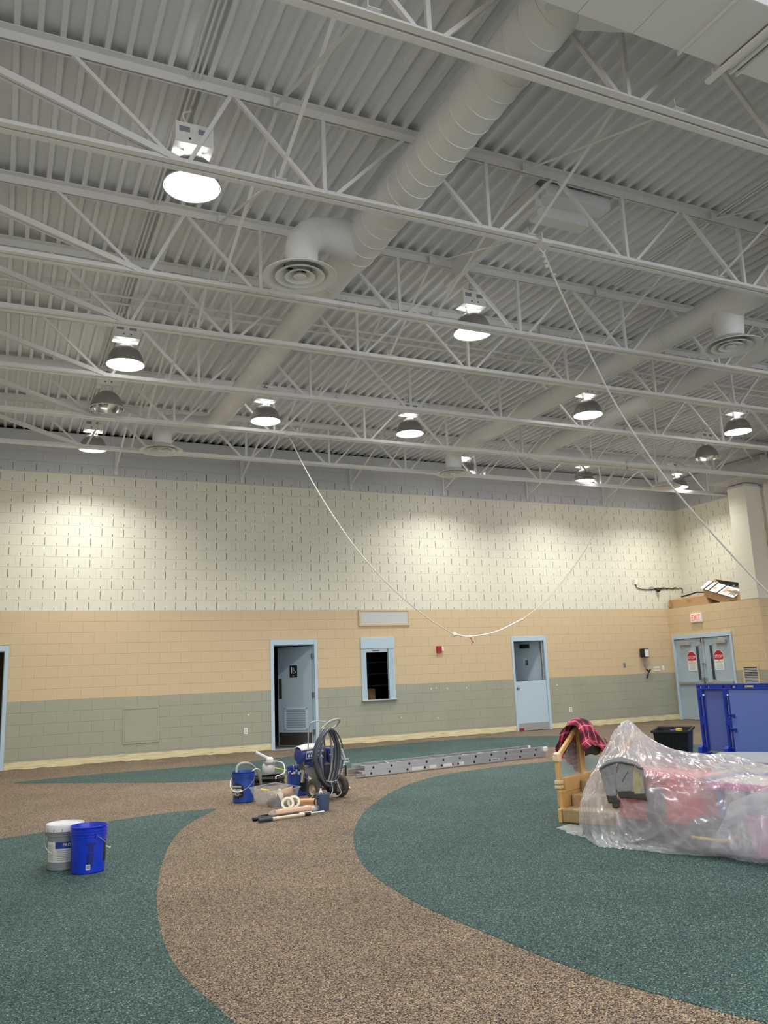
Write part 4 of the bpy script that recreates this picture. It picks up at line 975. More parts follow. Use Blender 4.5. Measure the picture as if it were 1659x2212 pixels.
hs = thing('suction_hose', (2.66, -6.6, .3), 'thick pale hose arching out of the blue pail beside the clear bin', 'hose')
MB().tube(spline([(2.60, -6.66, .22), (2.60, -6.62, .34), (2.625, -6.60, .405), (2.70, -6.57, .425), (2.80, -6.50, .40), (2.90, -6.40, .32), (2.97, -6.3, .22), (3.02, -6.2, .12), (3.08, -6.05, .02)], 6), .015, 10).build('hose_line', M['hose_light'], hs, smooth=True)
hs2 = thing('thin_hose', (2.75, -6.5, .3), 'thin white hose looping over the rim of the hexagon-labelled pail', 'hose')
MB().tube(spline([(2.74, -6.70, .30), (2.80, -6.68, .355), (2.88, -6.6, .34), (2.93, -6.5, .27), (2.96, -6.4, .2)], 6), .006, 7).build('hose_line', M['white_plastic'], hs2, smooth=True)
# bucket under the sprayer
b3x, b3y = 3.375, -6.56
b3 = bucket(b3x, b3y, M['blue_bucket2'], 'deep blue pail streaked with white paint under the sprayer motor', H=.335, handle_ang=1.2)
ca = CAMA(b3x, b3y); hexr = []
for zz, w_ in ((.05, .25), (.07, .55), (.18, .55), (.20, .1)):
    r = .121+.01*zz/.345+.0015; hexr.append([(b3x+r*math.cos(ca+.75+w_*q), b3y+r*math.sin(ca+.75+w_*q), zz) for q in [i/6-1 for i in range(13)]])
MB().grid(hexr, uv=False).build('label', M['label_black'], b3)
random.seed(3)
for i in range(9):
    a = ca-.9+.2*i; r = .1385; z = .285+random.uniform(-.02, .02); c = Vector((b3x+r*math.cos(a), b3y+r*math.sin(a), z)); MB().obox(c, Vector((math.cos(a), math.sin(a), 0))*.002, Vector((-math.sin(a), math.cos(a), 0))*random.uniform(.005, .014), (0, 0, random.uniform(.005, .02))).build('paint_drip', M['text_white'], b3)

# ------------------------------------------------------------------ black hose pile with the white spray unit on top
hp = thing('hose_coil', (3.38, -5.25, 0), 'pile of coiled black hose on the floor behind the clear bin', 'hose')
random.seed(5)
for i in range(9):
    r = .20-.012*(i % 3); z = .018+.022*(i//2); cx, cy = 3.38+random.uniform(-.02, .02), -5.25+random.uniform(-.02, .02)
    MB().tube([(cx+r*1.15*math.cos(t), cy+r*math.sin(t), z+.008*math.sin(2*t+i)) for t in [2*math.pi*k/24 for k in range(24)]], .013, 7, closed=True).build('hose_loop', M['black'], hp, smooth=True)
sp_ = thing('spray_unit', (3.38, -5.25, .16), 'white paint spray pump with angled handle resting on the black hose pile', 'sprayer')
q = MB(); q.lathe([(.001, .13), (.07, .135), (.085, .16), (.085, .24), (.07, .27), (.001, .275)], (3.40, -5.25, 0), 16); q.build('pump_body', M['lid'], sp_, smooth=True)
q = MB(); q.lathe([(.03, .27), (.05, .28), (.05, .33), (.03, .35), (.001, .35)], (3.42, -5.25, 0), 14); q.build('cap', M['white_plastic'], sp_, smooth=True)
MB().tube([(3.42, -5.25, .32), (3.24, -5.2, .42)], .022, 8).build('handle', M['lid'], sp_, smooth=True)
MB().box(3.34, 3.48, -5.33, -5.18, .255, .29).build('collar', M['pump_grey'], sp_, bev=.006)
cd1 = thing('power_cord', (3.5, -5.4, .2), 'thin white cord looping from the spray pump down into the clear bin', 'cord')
MB().tube(spline([(3.46, -5.3, .30), (3.56, -5.4, .27), (3.48, -5.7, .18), (3.22, -6.2, .2), (3.08, -6.62, .22)], 8), .007, 6).build('cord_line', M['white_plastic'], cd1, smooth=True)
cd2 = thing('yellow_cable', (3.8, -5.1, .02), 'yellow extension cord lying between the hose pile and the sprayer', 'cord')
MB().tube(spline([(3.5, -5.2, .2), (3.72, -5.2, .13), (3.85, -5.5, .03), (3.75, -5.9, .02), (3.95, -6.1, .02), (4.1, -6.3, .02), (4.05, -6.6, .02)], 8), .009, 6).build('cord_line', M['yellow'], cd2, smooth=True)
# ------------------------------------------------------------------ airless sprayer on its cart
O_ = Vector((3.545, -7.14, 0)); CA = Vector((.95, .31, 0)).normalized(); CB = Vector((-.31, .95, 0)).normalized()
def Lp(a, b, z): return O_+CA*a+CB*b+Vector((0, 0, z))
ct = thing('paint_sprayer', tuple(O_), 'blue airless paint sprayer on a two-wheeled cart with grey hose coiled on the handle', 'sprayer')
for s in (-1, 1):
    c = Lp(.195*s, 0, .128); W = MB()
    W.lathe([(.062, -.034), (.085, -.040), (.108, -.036), (.124, -.018), (.126, 0), (.124, .018), (.108, .036), (.085, .040), (.062, .034)], c, 32, CA)
    wh = W.build('wheel', M['tyre'], ct, smooth=True)
    R_ = MB(); R_.lathe([(.001, -.030), (.02, -.032), (.024, -.016), (.052, -.012), (.064, -.034), (.066, 0), (.064, .034), (.052, .012), (.024, .016), (.02, .032), (.001, .030)], c, 24, CA); R_.build('rim', M['rim'], wh, smooth=True)
MB().tube([Lp(-.22, 0, .128), Lp(.22, 0, .128)], .011, 8).build('axle', M['alu'], ct)
hb_ = [Lp(-.075, .0, .16), Lp(-.088, .0, .45), Lp(-.099, -.0, .745), Lp(-.06, -.03, .82), Lp(-.013, -.05, .86), Lp(.05, -.06, .885), Lp(.135, -.06, .895), Lp(.16, -.05, .872), Lp(.13, -.02, .82), Lp(.066, 0, .75), Lp(.064, 0, .45), Lp(.064, 0, .16)]
MB().tube(spline(hb_, 5), .012, 9).build('handle', M['chrome'], ct, smooth=True)
MB().tube(spline(hb_[3:8], 5), .0145, 9).build('taped_grip', M['hose_light'], ct, smooth=True)
for a in (-.093, .064):
    MB().lathe([(.016, 0), (.022, .004), (.022, .016), (.016, .02)], Lp(a, 0, .48), 12).build('collar', M['alu'], ct)
    MB().tube([Lp(a, 0, .16), Lp(a, 0, .48)], .017, 10).build('lower_tube', M['pump_grey'], ct)
MB().tube([Lp(-.19, .05, .87), Lp(-.2, .08, .80), Lp(-.19, .12, .5), Lp(-.15, .15, .35)], .007, 7).build('rear_rail', M['alu'], ct)
MB().tube(spline([Lp(-.19, .05, .87), Lp(-.14, .04, .885), Lp(-.02, -.02, .875)], 4), .007, 7).build('rear_rail', M['alu'], ct)
MB().bar(Lp(-.03, .02, .72), Lp(.06, .1, .40), .02, .01).build('cross_brace', M['chrome'], ct)
# motor housing
mh = MB(); prof = [(.001, -.202), (.03, -.20), (.075, -.195), (.105, -.16), (.118, -.10), (.122, .0), (.118, .09), (.10, .15), (.05, .19), (.001, .195)]
mh.lathe(prof, Lp(-.08, .2, .50), 24, CA); hz = MB(); 
m_ = mh.build('motor_housing', M['motor_blue'], ct, smooth=True)
tcv = MB(); rows = []
for i in range(9):
    t = -1+2*i/8; rr = []
    for k in range(9):
        an_ = math.radians(35+110*k/8); r = .126*(1-.18*t*t); rr.append(Lp(-.115+.17*t, .2-r*math.cos(an_)*1.0, .50+r*math.sin(an_)*1.0))
    rows.append(rr)
tcv.grid(rows, uv=False); tcv.build('top_cover', M['white_plastic'], ct, smooth=True, solid=.004)
MB().obox(Lp(-.13, .068, .50), CA*.13, CB*.006, Vector((0, 0, .033))).build('side_label', M['motor_blue'], ct)
MB().obox(Lp(-.13, .060, .545), CA*.12, CB*.004, Vector((0, 0, .007))).build('label_bar', M['white_plastic'], ct)
fr_ = MB()
for z in (.470, .530): fr_.obox(Lp(-.13, .060, z), CA*.128, CB*.002, Vector((0, 0, .0015)))
fr_.obox(Lp(-.258, .060, .50), CA*.0015, CB*.002, Vector((0, 0, .03))); fr_.build('label_outline', M['text_white'], ct)
MB().obox(Lp(-.222, .060, .50), CA*.010, CB*.002, Vector((0, 0, .014))).build('label_square', M['text_white'], ct)
for i in range(7): MB().obox(Lp(-.185+.022*i, .060, .50), CA*.007, CB*.002, Vector((0, 0, .010 if i % 3 else .014))).build('letter_bar', M['text_white'], ct)
MB().obox(Lp(-.09, .17, .405), CA*.13, CB*.09, Vector((0, 0, .035))).build('gear_case', M['motor_blue'], ct, bev=.01)
MB().obox(Lp(-.21, .17, .39), CA*.045, CB*.05, Vector((0, 0, .05))).build('pump_head', M['steel_dark'], ct, bev=.01)
MB().lathe([(.045, 0), (.05, .04), (.05, .14), (.03, .19)], Lp(.19, .15, .36), 16).build('filter_housing', M['black'], ct, smooth=True)
MB().obox(Lp(.16, .17, .48), CA*.06, CB*.07, Vector((0, 0, .08))).build('control_box', M['motor_blue'], ct, bev=.015)
pl_ = MB(); pl_.prism([(-.253, .40), (.02, .39), (.02, .20), (-.06, .20), (-.16, .25), (-.25, .31)], -.004, .004, (Lp(0, .10, 0), CA, (0, 0, 1), CB)); pl_.build('side_plate', M['pump_grey'], ct)
pl_ = MB(); pl_.obox(Lp(-.05, .14, .385), CA*.20, CB*.06, Vector((0, 0, .006))); pl_.build('deck_plate', M['pump_grey'], ct)
MB().obox(Lp(.11, .12, .29), CA*.09, CB*.05, Vector((0, 0, .09))).build('rear_case', M['toy_dark'], ct, bev=.01)
MB().tube([Lp(-.33, .2, .40), Lp(-.30, .2, .42), Lp(-.26, .2, .41)], .008, 7).build('hose_fitting', M['chrome'], ct)
MB().tube(spline([Lp(-.33, .2, .42), Lp(-.36, .18, .40), Lp(-.35, .18, .36), Lp(-.31, .18, .355)], 4), .006, 7).build('hose_fitting', M['chrome'], ct)
MB().tube([Lp(-.22, .17, .36), Lp(-.22, .2, .20)], .02, 10).build('suction_tube', M['chrome'], ct)
MB().bar(Lp(-.3, -.02, .03), Lp(-.08, .0, .12), .02, .012).build('foot_bar', M['alu'], ct)
# hose coil hung over the handle
cl = []
random.seed(11)
for i in range(12):
    a0, b0 = random.uniform(-.012, .012)-.035, -.03-.010*i; w1 = .085+.012*(i % 4)
    pts = []
    for k in range(28):
        t = 2*math.pi*k/28; z = .475+(.33-.006*(i % 3))*math.cos(t); wz = w1*(1.0+.35*math.cos(t)*.0)+.07*math.sin(t)**2*.6
        side = math.sin(t); lean = -.045*math.cos(t-.2)
        pts.append(Lp(-.04+a0-lean*(1 if z < .45 else .6)*(-1 if z < .45 else 1)*.6+side*(wz+.02*(i % 3)), b0-.02*math.cos(t), z))
    MB().tube(pts, .0085 if i % 3 else .0105, 7, closed=True).build('hose_loop', M['hose'] if i % 4 else M['hose_light'], ct, smooth=True)
g = MB(); g.tube([Lp(.085, -.17, .56), Lp(.11, -.17, .49), Lp(.135, -.17, .43)], .013, 7); g.tube([Lp(.12, -.17, .455), Lp(.18, -.17, .44), Lp(.19, -.17, .40)], .006, 6); g.tube([Lp(.105, -.17, .41), Lp(.17, -.17, .405)], .009, 6); g.tube([Lp(.08, -.17, .48), Lp(.10, -.17, .44)], .007, 6); g.tube([Lp(.10, -.17, .37), Lp(.12, -.17, .39)], .010, 6)
g.build('spray_gun', M['lid'], ct, smooth=True)
bk = MB(); bk.tube(spline([Lp(-.06, -.14, .21), Lp(-.05, -.15, .12), Lp(-.075, -.16, .06), Lp(0, -.165, .045), Lp(.075, -.15, .075), Lp(.05, -.14, .14), Lp(.035, -.13, .205), Lp(.0, -.13, .21)], 5), .006, 6); bk.build('wire_bracket', M['alu'], ct, smooth=True)
MB().lathe([(.05, 0), (.062, .01), (.066, .10), (.05, .13), (.001, .132)], Lp(-.005, -.07, .07), 18, (0, 0, 1)).build('tool_cup', M['black'], ct, smooth=True)
MB().lathe([(.040, .1), (.046, .135), (.048, .135), (.040, .14)], Lp(-.005, -.07, .07), 18).build('cup_ring', M['hose_light'], ct, smooth=True)
orr = thing('orange_tool', (3.75, -6.75, .02), 'orange and yellow tool lying on the floor under the sprayer cart', 'tool')
MB().tube([(3.62, -6.45, .05), (3.80, -6.48, .04)], [.022, .03], 8).build('shaft', M['orange'], orr, smooth=True); MB().tube([(3.80, -6.48, .04), (4.05, -6.50, .045)], .024, 8).build('tip', M['yellow'], orr, smooth=True)

# ------------------------------------------------------------------ clear storage bin and what is in it
cb_ = thing('storage_bin', (2.9, -7.15, 0), 'clear plastic storage bin full of painting supplies between two blue pails', 'bin')
top = [Vector(q) for q in ((2.655, -6.98, .19), (2.785, -7.56, .19), (3.15, -7.30, .19), (3.05, -6.72, .19))]
bot = [Vector(q) for q in ((2.745, -6.98, .0), (2.82, -7.44, .0), (3.08, -7.28, .0), (3.02, -6.83, .0))]
b = MB(); vs = bot+top; b.add(vs, [(0, 1, 2, 3), (0, 1, 5, 4), (1, 2, 6, 5), (2, 3, 7, 6), (3, 0, 4, 7)]); b.build('bin_body', M['bin_clear'], cb_)
b = MB()
cen = sum(top, Vector())/4
out = [c+(c-cen)*.05 for c in top]
b.add(top+out, [(0, 1, 5, 4), (1, 2, 6, 5), (2, 3, 7, 6), (3, 0, 4, 7)]); b.build('rim', M['bin_clear'], cb_, solid=.006)
kr = thing('paper_roll', (3.05, -7.25, .1), 'brown paper roll with open core standing out of the clear bin', 'roll')
b = MB(); b.tube([(2.92, -7.12, .09), (3.09, -7.27, .155)], .045, 20, caps=False); b.build('paper', M['kraft'], kr, smooth=True)
dr = (Vector((3.09, -7.27, .155))-Vector((2.92, -7.12, .09))).normalized(); b = MB(); b.lathe([(.045, 0), (.018, .001), (.018, -.03)], (3.09, -7.27, .155), 20, dr); b.build('core', M['black'], kr)
wbt = thing('white_jug', (2.95, -7.22, .01), 'white plastic jug inside the clear bin beside the paper roll', 'jug')
b = MB(); b.lathe([(.035, 0), (.04, .01), (.04, .11), (.018, .14), (.018, .165), (.001, .166)], (2.93, -7.24, .012), 18); b.build('jug_body', M['white_plastic'], wbt, smooth=True)
bg = thing('dark_bag', (2.85, -7.28, .01), 'slate blue roller frame bag lying in the front of the clear bin', 'bag')
b = MB(); b.lathe([(.001, -.07), (.035, -.06), (.045, 0), (.035, .05), (.001, .08)], (2.845, -7.27, .052), 14, (.5, -.6, .3)); b.build('bag_body', M['slate'], bg, smooth=True)
b = MB(); b.prism([(0, 0), (.13, -.02), (.04, .12)], 0, .02, ((2.84, -7.33, .02), (.8, -.2, 0), (0, 0, 1), (.2, .8, 0))); b.build('bag_flap', M['slate'], bg)
yc = thing('yellow_scraper', (2.80, -7.05, .15), 'small yellow-handled scraper at the back left of the clear bin', 'tool')
MB().tube([(2.78, -7.02, .165), (2.86, -7.08, .15)], .009, 8).build('grip', M['yellow'], yc)
MB().bar((2.86, -7.08, .15), (2.90, -7.10, .12), .03, .003).build('blade', M['chrome'], yc)
wr_ = thing('clear_wrap', (2.95, -7.0, .1), 'crumpled clear plastic wrap at the back of the clear bin', 'wrapping')
random.seed(9); b = MB(); rows = []
for i in range(8):
    rows.append([(2.86+.03*j+random.uniform(-.01, .01), -7.05+.035*i-.1+random.uniform(-.01, .01), .13+random.uniform(-.03, .02)) for j in range(8)])
b.grid(rows, uv=False); b.build('wrap_sheet', M['bin_clear'], wr_)
# brown paper bundle, tape rolls, pack, poles, roller, little blue pot
pb = thing('kraft_packet', (3.2, -7.45, 0), 'flat brown paper packet on the floor beside the small blue pot', 'packet')
b = MB(); b.obox((3.21, -7.45, .03), Vector((.12, -.07, 0)), Vector((.035, .06, 0)), (0, 0, .028)); b.build('packet_body', M['kraft'], pb, bev=.008)
b = MB(); b.obox((3.21, -7.45, .062), Vector((.125, -.075, 0)), Vector((.03, .05, .0)), (0, 0, .004)); b.build('folded_flap', M['peach'], pb, bev=.003)
for i, (tx, ty, lab) in enumerate(((2.90, -7.62, 'front roll of cream masking tape leaning against the clear bin'), (2.985, -7.57, 'rear roll of cream masking tape behind the front tape roll'))):
    tp_ = thing('tape_roll', (tx, ty, 0), lab, 'tape', 'rolls of masking tape')
    nrm = Vector((-.35, -.8, .5)).normalized(); b = MB(); b.lathe([(.045, -.018), (.070, -.018), (.070, .018), (.045, .018), (.045, -.018)], (tx, ty, .066), 28, nrm); b.build('tape_ring', M['tape'], tp_, smooth=True)
pk = thing('plastic_packaging', (2.95, -7.82, 0), 'white and blue printed plastic packaging under the long roller cover', 'packaging')
b = MB(); b.obox((2.95, -7.80, .018), Vector((.24, .02, 0)), Vector((-.01, .055, 0)), (0, 0, .016)); b.build('sleeve', M['text_white'], pk, bev=.008)
for i in range(5): MB().obox((2.80+.07*i, -7.815+.006*i, .0345), Vector((.024, .002, 0)), Vector((0, .02, 0)), (0, 0, .0006)).build('blue_print', M['toy_purple'], pk)
ro = thing('roller_cover', (2.85, -8.02, .03), 'long peach roller cover in clear wrap lying beside the poles', 'roller')
b = MB(); b.tube([(2.63, -8.035, .045), (3.03, -7.985, .05)], .031, 18); b.build('nap', M['peach'], ro, smooth=True)
b = MB(); b.tube([(2.57, -8.04, .045), (2.60, -8.04, .045), (3.06, -7.985, .05), (3.12, -7.975, .045)], [.02, .036, .037, .02], 16, caps=False); b.build('clear_sleeve', M['bin_clear'], ro, smooth=True)
MB().bar((2.46, -8.02, .03), (2.56, -8.015, .035), .03, .02).build('frame_clip', M['black'], ro, bev=.003)
MB().tube([(2.44, -8.02, .02), (2.60, -8.03, .03)], .006, 6).build('wire', M['black'], ro)
for i, (p0, p1, lab) in enumerate((((2.40, -8.225, .024), (3.13, -8.115, .022), 'front extension pole with slate grip and cream shaft on the brown floor'), ((2.38, -8.09, .02), (3.02, -8.03, .018), 'rear extension pole with black grip, mostly behind the cream pole'))):
    po = thing('extension_pole', p0, lab, 'pole', 'painting extension poles'); p0, p1 = Vector(p0), Vector(p1); L_ = p1-p0
    MB().tube([p0, p0+L_*.20], .0205, 14).build('grip', M['slate'] if i == 0 else M['black'], po, smooth=True)
    MB().tube([p0+L_*.20, p0+L_*.69], .0150, 14).build('shaft', M['pole'] if i == 0 else M['black'], po, smooth=True)
    MB().tube([p0+L_*.69, p0+L_*.78], .0185, 14).build('lock_collar', M['black'], po, smooth=True)
    MB().tube([p0+L_*.78, p1], .0115, 12).build('inner_shaft', M['alu'], po, smooth=True)
cu = thing('small_pot', (3.20, -7.90, 0), 'small dusty blue pot of brushes at the right end of the poles', 'pot')
b = MB(); b.lathe([(.058, 0), (.062, .004), (.074, .165), (.078, .17), (.076, .176), (.070, .172), (.056, .012), (.001, .012)], (3.20, -7.90, 0), 28, cap0=True); b.build('pot_shell', M['blue_cloth'], cu, smooth=True)
MB().tube(spline([(3.13, -7.93, .15), (3.09, -7.95, .12), (3.09, -7.95, .07), (3.135, -7.93, .04)], 5), .008, 7).build('handle', M['black'], cu, smooth=True)
b = MB(); b.lathe([(.02, .10), (.022, .19), (.010, .205), (.010, .222), (.001, .223)], (3.185, -7.88, 0), 12); b.build('bottle', M['white_plastic'], cu, smooth=True)
for dx, dy, h in ((.03, .02, .20), (-.02, -.02, .19), (.02, -.03, .195)): MB().bar((3.20+dx, -7.90+dy, .08), (3.20+dx*1.4, -7.90+dy*1.3, h), .028, .008).build('brush', M['pump_grey'], cu)

# ------------------------------------------------------------------ extension ladder lying flat
lu = Vector((.991, .133, 0)).normalized(); lv_ = Vector((-.133, .991, 0)).normalized(); L0 = Vector((4.66, -5.55, 0))
la = thing('extension_ladder', tuple(L0), 'aluminium extension ladder lying flat on the floor in front of the half door', 'ladder')
def LP(u, v, z): return L0+lu*u+lv_*v+Vector((0, 0, z))
def sec(z0, w0, w1, u0, u1, idx):
    for v, s in ((w0, 1), (w1, -1)):
        b = MB(); b.obox(LP((u0+u1)/2, v, z0+.036), lu*(u1-u0)/2, lv_*.002, Vector((0, 0, .036)))
        for zz in (z0+.002, z0+.070): b.obox(LP((u0+u1)/2, v+s*.012, zz), lu*(u1-u0)/2, lv_*.012, Vector((0, 0, .002)))
        b.build('rail', M['alu'], la)
    n = int((u1-u0-.1)/.305)
    for i in range(n+1):
        u = u0+.14+.305*i
        MB().tube([LP(u, w0, z0+.036), LP(u, w1, z0+.036)], .017, 10).build('rung', M['alu'], la, smooth=True)
        MB().tube([LP(u, w0-.004, z0+.036), LP(u, w0-.0015, z0+.036)], .017, 10).build('rung_end', M['black'], la)
sec(.012, 0, .41, 0, 3.42, 0); sec(.086, .02, .39, .05, 3.40, 1)
for u in (0,): 
    b = MB(); b.obox(LP(-.03, .0, .03), lu*.07, lv_*.02, Vector((0, 0, .025))); b.build('foot', M['chrome'], la, bev=.008)
    b = MB(); b.obox(LP(-.05, .41, .075), lu*.012, lv_*.03, Vector((0, 0, .07))); b.build('foot', M['black_soft'], la)
    for i in range(6): MB().obox(LP(-.064, .41, .02+.021*i), lu*.004, lv_*.03, Vector((0, 0, .006))).build('foot_tread', M['alu'], la)
for v in (.0, .40): MB().obox(LP(3.43, v, .12), lu*.035, lv_*.022, Vector((0, 0, .036))).build('end_cap', M['white_plastic'], la, bev=.012)
for u, w_, m in ((.93, .10, 'label_white'), (1.2, .06, 'label_white'), (1.48, .09, 'label_white'), (1.56, .012, 'black'), (1.72, .05, 'label_white')):
    MB().obox(LP(u, -.003, .048), lu*w_, lv_*.0008, Vector((0, 0, .022))).build('sticker', M[m], la)
MB().obox(LP(2.38, -.003, .05), lu*.075, lv_*.0008, Vector((0, 0, .014))).build('sticker', M['label_white'], la)
for i in range(6): MB().obox(LP(2.33+.02*i, -.0045, .05), lu*.007, lv_*.0006, Vector((0, 0, .008))).build('letter_bar', M['label_blue'], la)
MB().tube([LP(.52, .03, .13), LP(.60, .36, .15)], .005, 6).build('pull_rope', M['rope'], la)

# ------------------------------------------------------------------ black tote
tb = [Vector((x, y, .5)) for x, y in BINTOP]; cenb = sum(tb, Vector())/4
bt = [Vector((cenb.x+(v.x-cenb.x)*.80, cenb.y+(v.y-cenb.y)*.80, 0)) for v in tb]
bn = thing('recycling_tote', (cenb.x, cenb.y, 0), 'black plastic recycling tote between the covered pile and the blue play panel', 'bin')
b = MB(); ti = [cenb+(v-cenb)*.96-Vector((0, 0, .004)) for v in tb]; bi = [Vector((v.x, v.y, .02)) for v in bt]
b.add(bt+tb+ti+bi, [(3, 2, 1, 0), (0, 1, 5, 4), (1, 2, 6, 5), (2, 3, 7, 6), (3, 0, 4, 7), (4, 5, 9, 8), (5, 6, 10, 9), (6, 7, 11, 10), (7, 4, 8, 11), (8, 9, 13, 12), (9, 10, 14, 13), (10, 11, 15, 14), (11, 8, 12, 15), (12, 13, 14, 15)])
b.build('shell', M['black'], bn, bev=.006)
b = MB()
for i in range(4):
    p0, p1 = tb[i], tb[(i+1) % 4]; q0 = p0+(p0-cenb)*.035; q1 = p1+(p1-cenb)*.035; b.bar(q0-Vector((0, 0, .012)), q1-Vector((0, 0, .012)), .03, .03)
b.build('rim', M['black_soft'], bn, bev=.004)
fr0, fr1 = bt[3], tb[3]
for i in range(5):
    s = .15+.17*i; lo_ = bt[0].lerp(bt[3], s); hi_ = tb[0].lerp(tb[3], s); MB().bar(lo_+(hi_-lo_)*.05, lo_+(hi_-lo_)*.85, .012, .012).build('side_rib', M['black'], bn)
yb = thing('yellow_canister', (cenb.x+.2, cenb.y, .3), 'yellow and purple canister sticking up inside the black tote', 'canister')
cc = cenb+(tb[2]-cenb)*.28
MB().lathe([(.001, -.25), (.045, -.25), (.045, .02), (.001, .02)], cc-Vector((0, 0, .03)), 14).build('can', M['yellow'], yb)
cc2 = cenb+(tb[2]-cenb)*.12+Vector((-.03, .03, 0))
MB().lathe([(.001, -.25), (.035, -.25), (.035, .01), (.001, .01)], cc2-Vector((0, 0, .03)), 14).build('side_tube', M['toy_purple'], yb)

# ------------------------------------------------------------------ cartons on the vestibule roof
def carton(pts_front, dep, label, m2=None):
    pass
def boxframe(o, A, B, Cc):
    o, A, B, Cc = map(Vector, (o, A, B, Cc)); return [o, o+A, o+A+B, o+B, o+Cc, o+A+Cc, o+A+B+Cc, o+B+Cc]
FB = [(0, 3, 2, 1), (4, 5, 6, 7), (0, 1, 5, 4), (1, 2, 6, 5), (2, 3, 7, 6), (3, 0, 4, 7)]
c1 = thing('carton', (15.9, -.8, 2.8), 'wide flattened brown carton lying on the ledge above the exit sign', 'box', 'cartons on the ledge')
MB().add(boxframe((15.78, -.14, 2.805), (0, -1.25, .0), (.42, .0, 0), (.02, .06, .21)), FB).build('carton_body', M['cardboard'], c1, bev=.004)
MB().add([(15.80, -.08, 3.01), (15.80, -1.30, 3.02), (16.1, -1.2, 3.09), (16.1, -.22, 3.085)], [(0, 1, 2, 3)]).build('flap', M['cardboard'], c1, solid=.006)
MB().add([(15.775, -.08, 3.02), (15.775, -.14, 3.02), (15.74, -.2, 2.83), (15.74, -.1, 2.83)], [(0, 1, 2, 3)]).build('flap', M['card_in'], c1, solid=.006)
MB().tube([(16.1, -.22, 3.10), (16.1, -.5, 3.125), (16.1, -.75, 3.16), (16.1, -1.2, 3.11)], .02, 6).build('black_trim', M['black'], c1)
for i in range(3): MB().box(15.788, 15.792, -.74-.05*i, -.715-.05*i, 2.87, 2.97).build('printed_mark', M['card_in'], c1)
c2 = thing('carton', (15.95, -1.85, 2.95), 'open carton taped in black and white, tilted on the ledge beside the column', 'box', 'cartons on the ledge')
o2 = Vector((15.80, -1.26, 2.99)); A2 = Vector((0, -1.16, -.20)); B2 = Vector((.40, -.05, .0)); C2 = Vector((0, .06, .22))
o2 = Vector((15.80, -1.27, 2.95)); A2 = Vector((.0, -1.10, -.10))
ob = [o2, o2+Vector((0, -.55, -.22)), o2+Vector((0, -.55, -.22))+Vector((.35, 0, 0)), o2+Vector((.35, 0, 0))]
b = MB(); P_ = [Vector(q) for q in ((15.80, -1.27, 2.98), (15.80, -1.80, 2.82), (15.80, -2.38, 2.82), (15.80, -2.40, 2.95), (15.80, -1.26, 3.20))]
b.prism([(1.27, 3.0), (1.75, 2.825), (2.36, 2.81), (2.39, 3.0), (1.27, 3.22)], 0, .40, ((15.80, 0, 0), (0, -1, 0), (0, 0, 1), (1, 0, 0))); 
b.build('carton_body', M['cardboard'], c2, bev=.004)
FA, FU, FV = Vector((15.73, -1.24, 3.21)), Vector((0, -1.0, -.34)), Vector((.15, -.16, .17))
FN = FU.cross(FV).normalized(); FN = FN if FN.x < 0 else -FN
def FP(a, b_, n=0.0): return FA+FU*a+FV*b_+FN*n
def flat(a0, a1, b0, b1, name, m, n=.005, skew=0.0):
    MB().add([FP(a0, b0, n), FP(a1, b0, n), FP(a1+skew, b1, n), FP(a0+skew, b1, n), FP(a0, b0, 0), FP(a1, b0, 0), FP(a1+skew, b1, 0), FP(a0+skew, b1, 0)], FB).build(name, M[m], c2)
flat(0, 1, 0, 1, 'white_flap', 'text_white', -.008)
for a in (.10, .24, .50): flat(a, a+.035, 0, 1, 'black_tape', 'black', .004, .02)
for a, b_ in ((.30, .3), (.60, .25), (.60, .6), (.72, .4)): flat(a, a+.09, b_, b_+.25, 'tan_patch', 'peach', .003)
for i in range(5): flat(.80+.035*i, .815+.035*i, .15+.1*(i % 2), .75+.05*(i % 3), 'black_mark', 'black', .004, .02)
MB().add([(16.05, -1.45, 3.40), (16.05, -2.40, 3.18), (16.20, -2.40, 3.12), (16.2, -1.45, 3.3)], [(0, 1, 2, 3)]).build('rear_flap', M['toy_dark'], c2, solid=.008)
MB().add([(15.90, -1.48, 3.36), (15.90, -1.5, 3.30), (16.05, -1.5, 3.36), (16.05, -1.45, 3.40)], [(0, 1, 2, 3)]).build('side_flap', M['cardboard'], c2, solid=.006)
ga = thing('garland', (15.98, -2.0, 3.2), 'dark green artificial garland spilling inside the tilted carton on the ledge', 'decoration')
random.seed(21); b = MB()
for i in range(260):
    y_ = random.uniform(-2.38, -1.62); c = Vector((random.uniform(15.92, 16.08), y_, 3.17+(y_+2.0)*.22+random.uniform(-.05, .06))); d__ = Vector((random.uniform(-1, 1), random.uniform(-1, 1), random.uniform(-1, 1))).normalized()*.05
    b.bar(c-d__, c+d__, .006, .006)
tag(b.build('needles', M['tinsel'], ga), kind='stuff')
MB().add([(15.90, -2.15, 3.12), (15.90, -2.40, 3.05), (16.06, -2.40, 3.12), (16.06, -2.15, 3.19)], [(0, 1, 2, 3)]).build('inner_flap', M['cardboard'], c2, solid=.006)
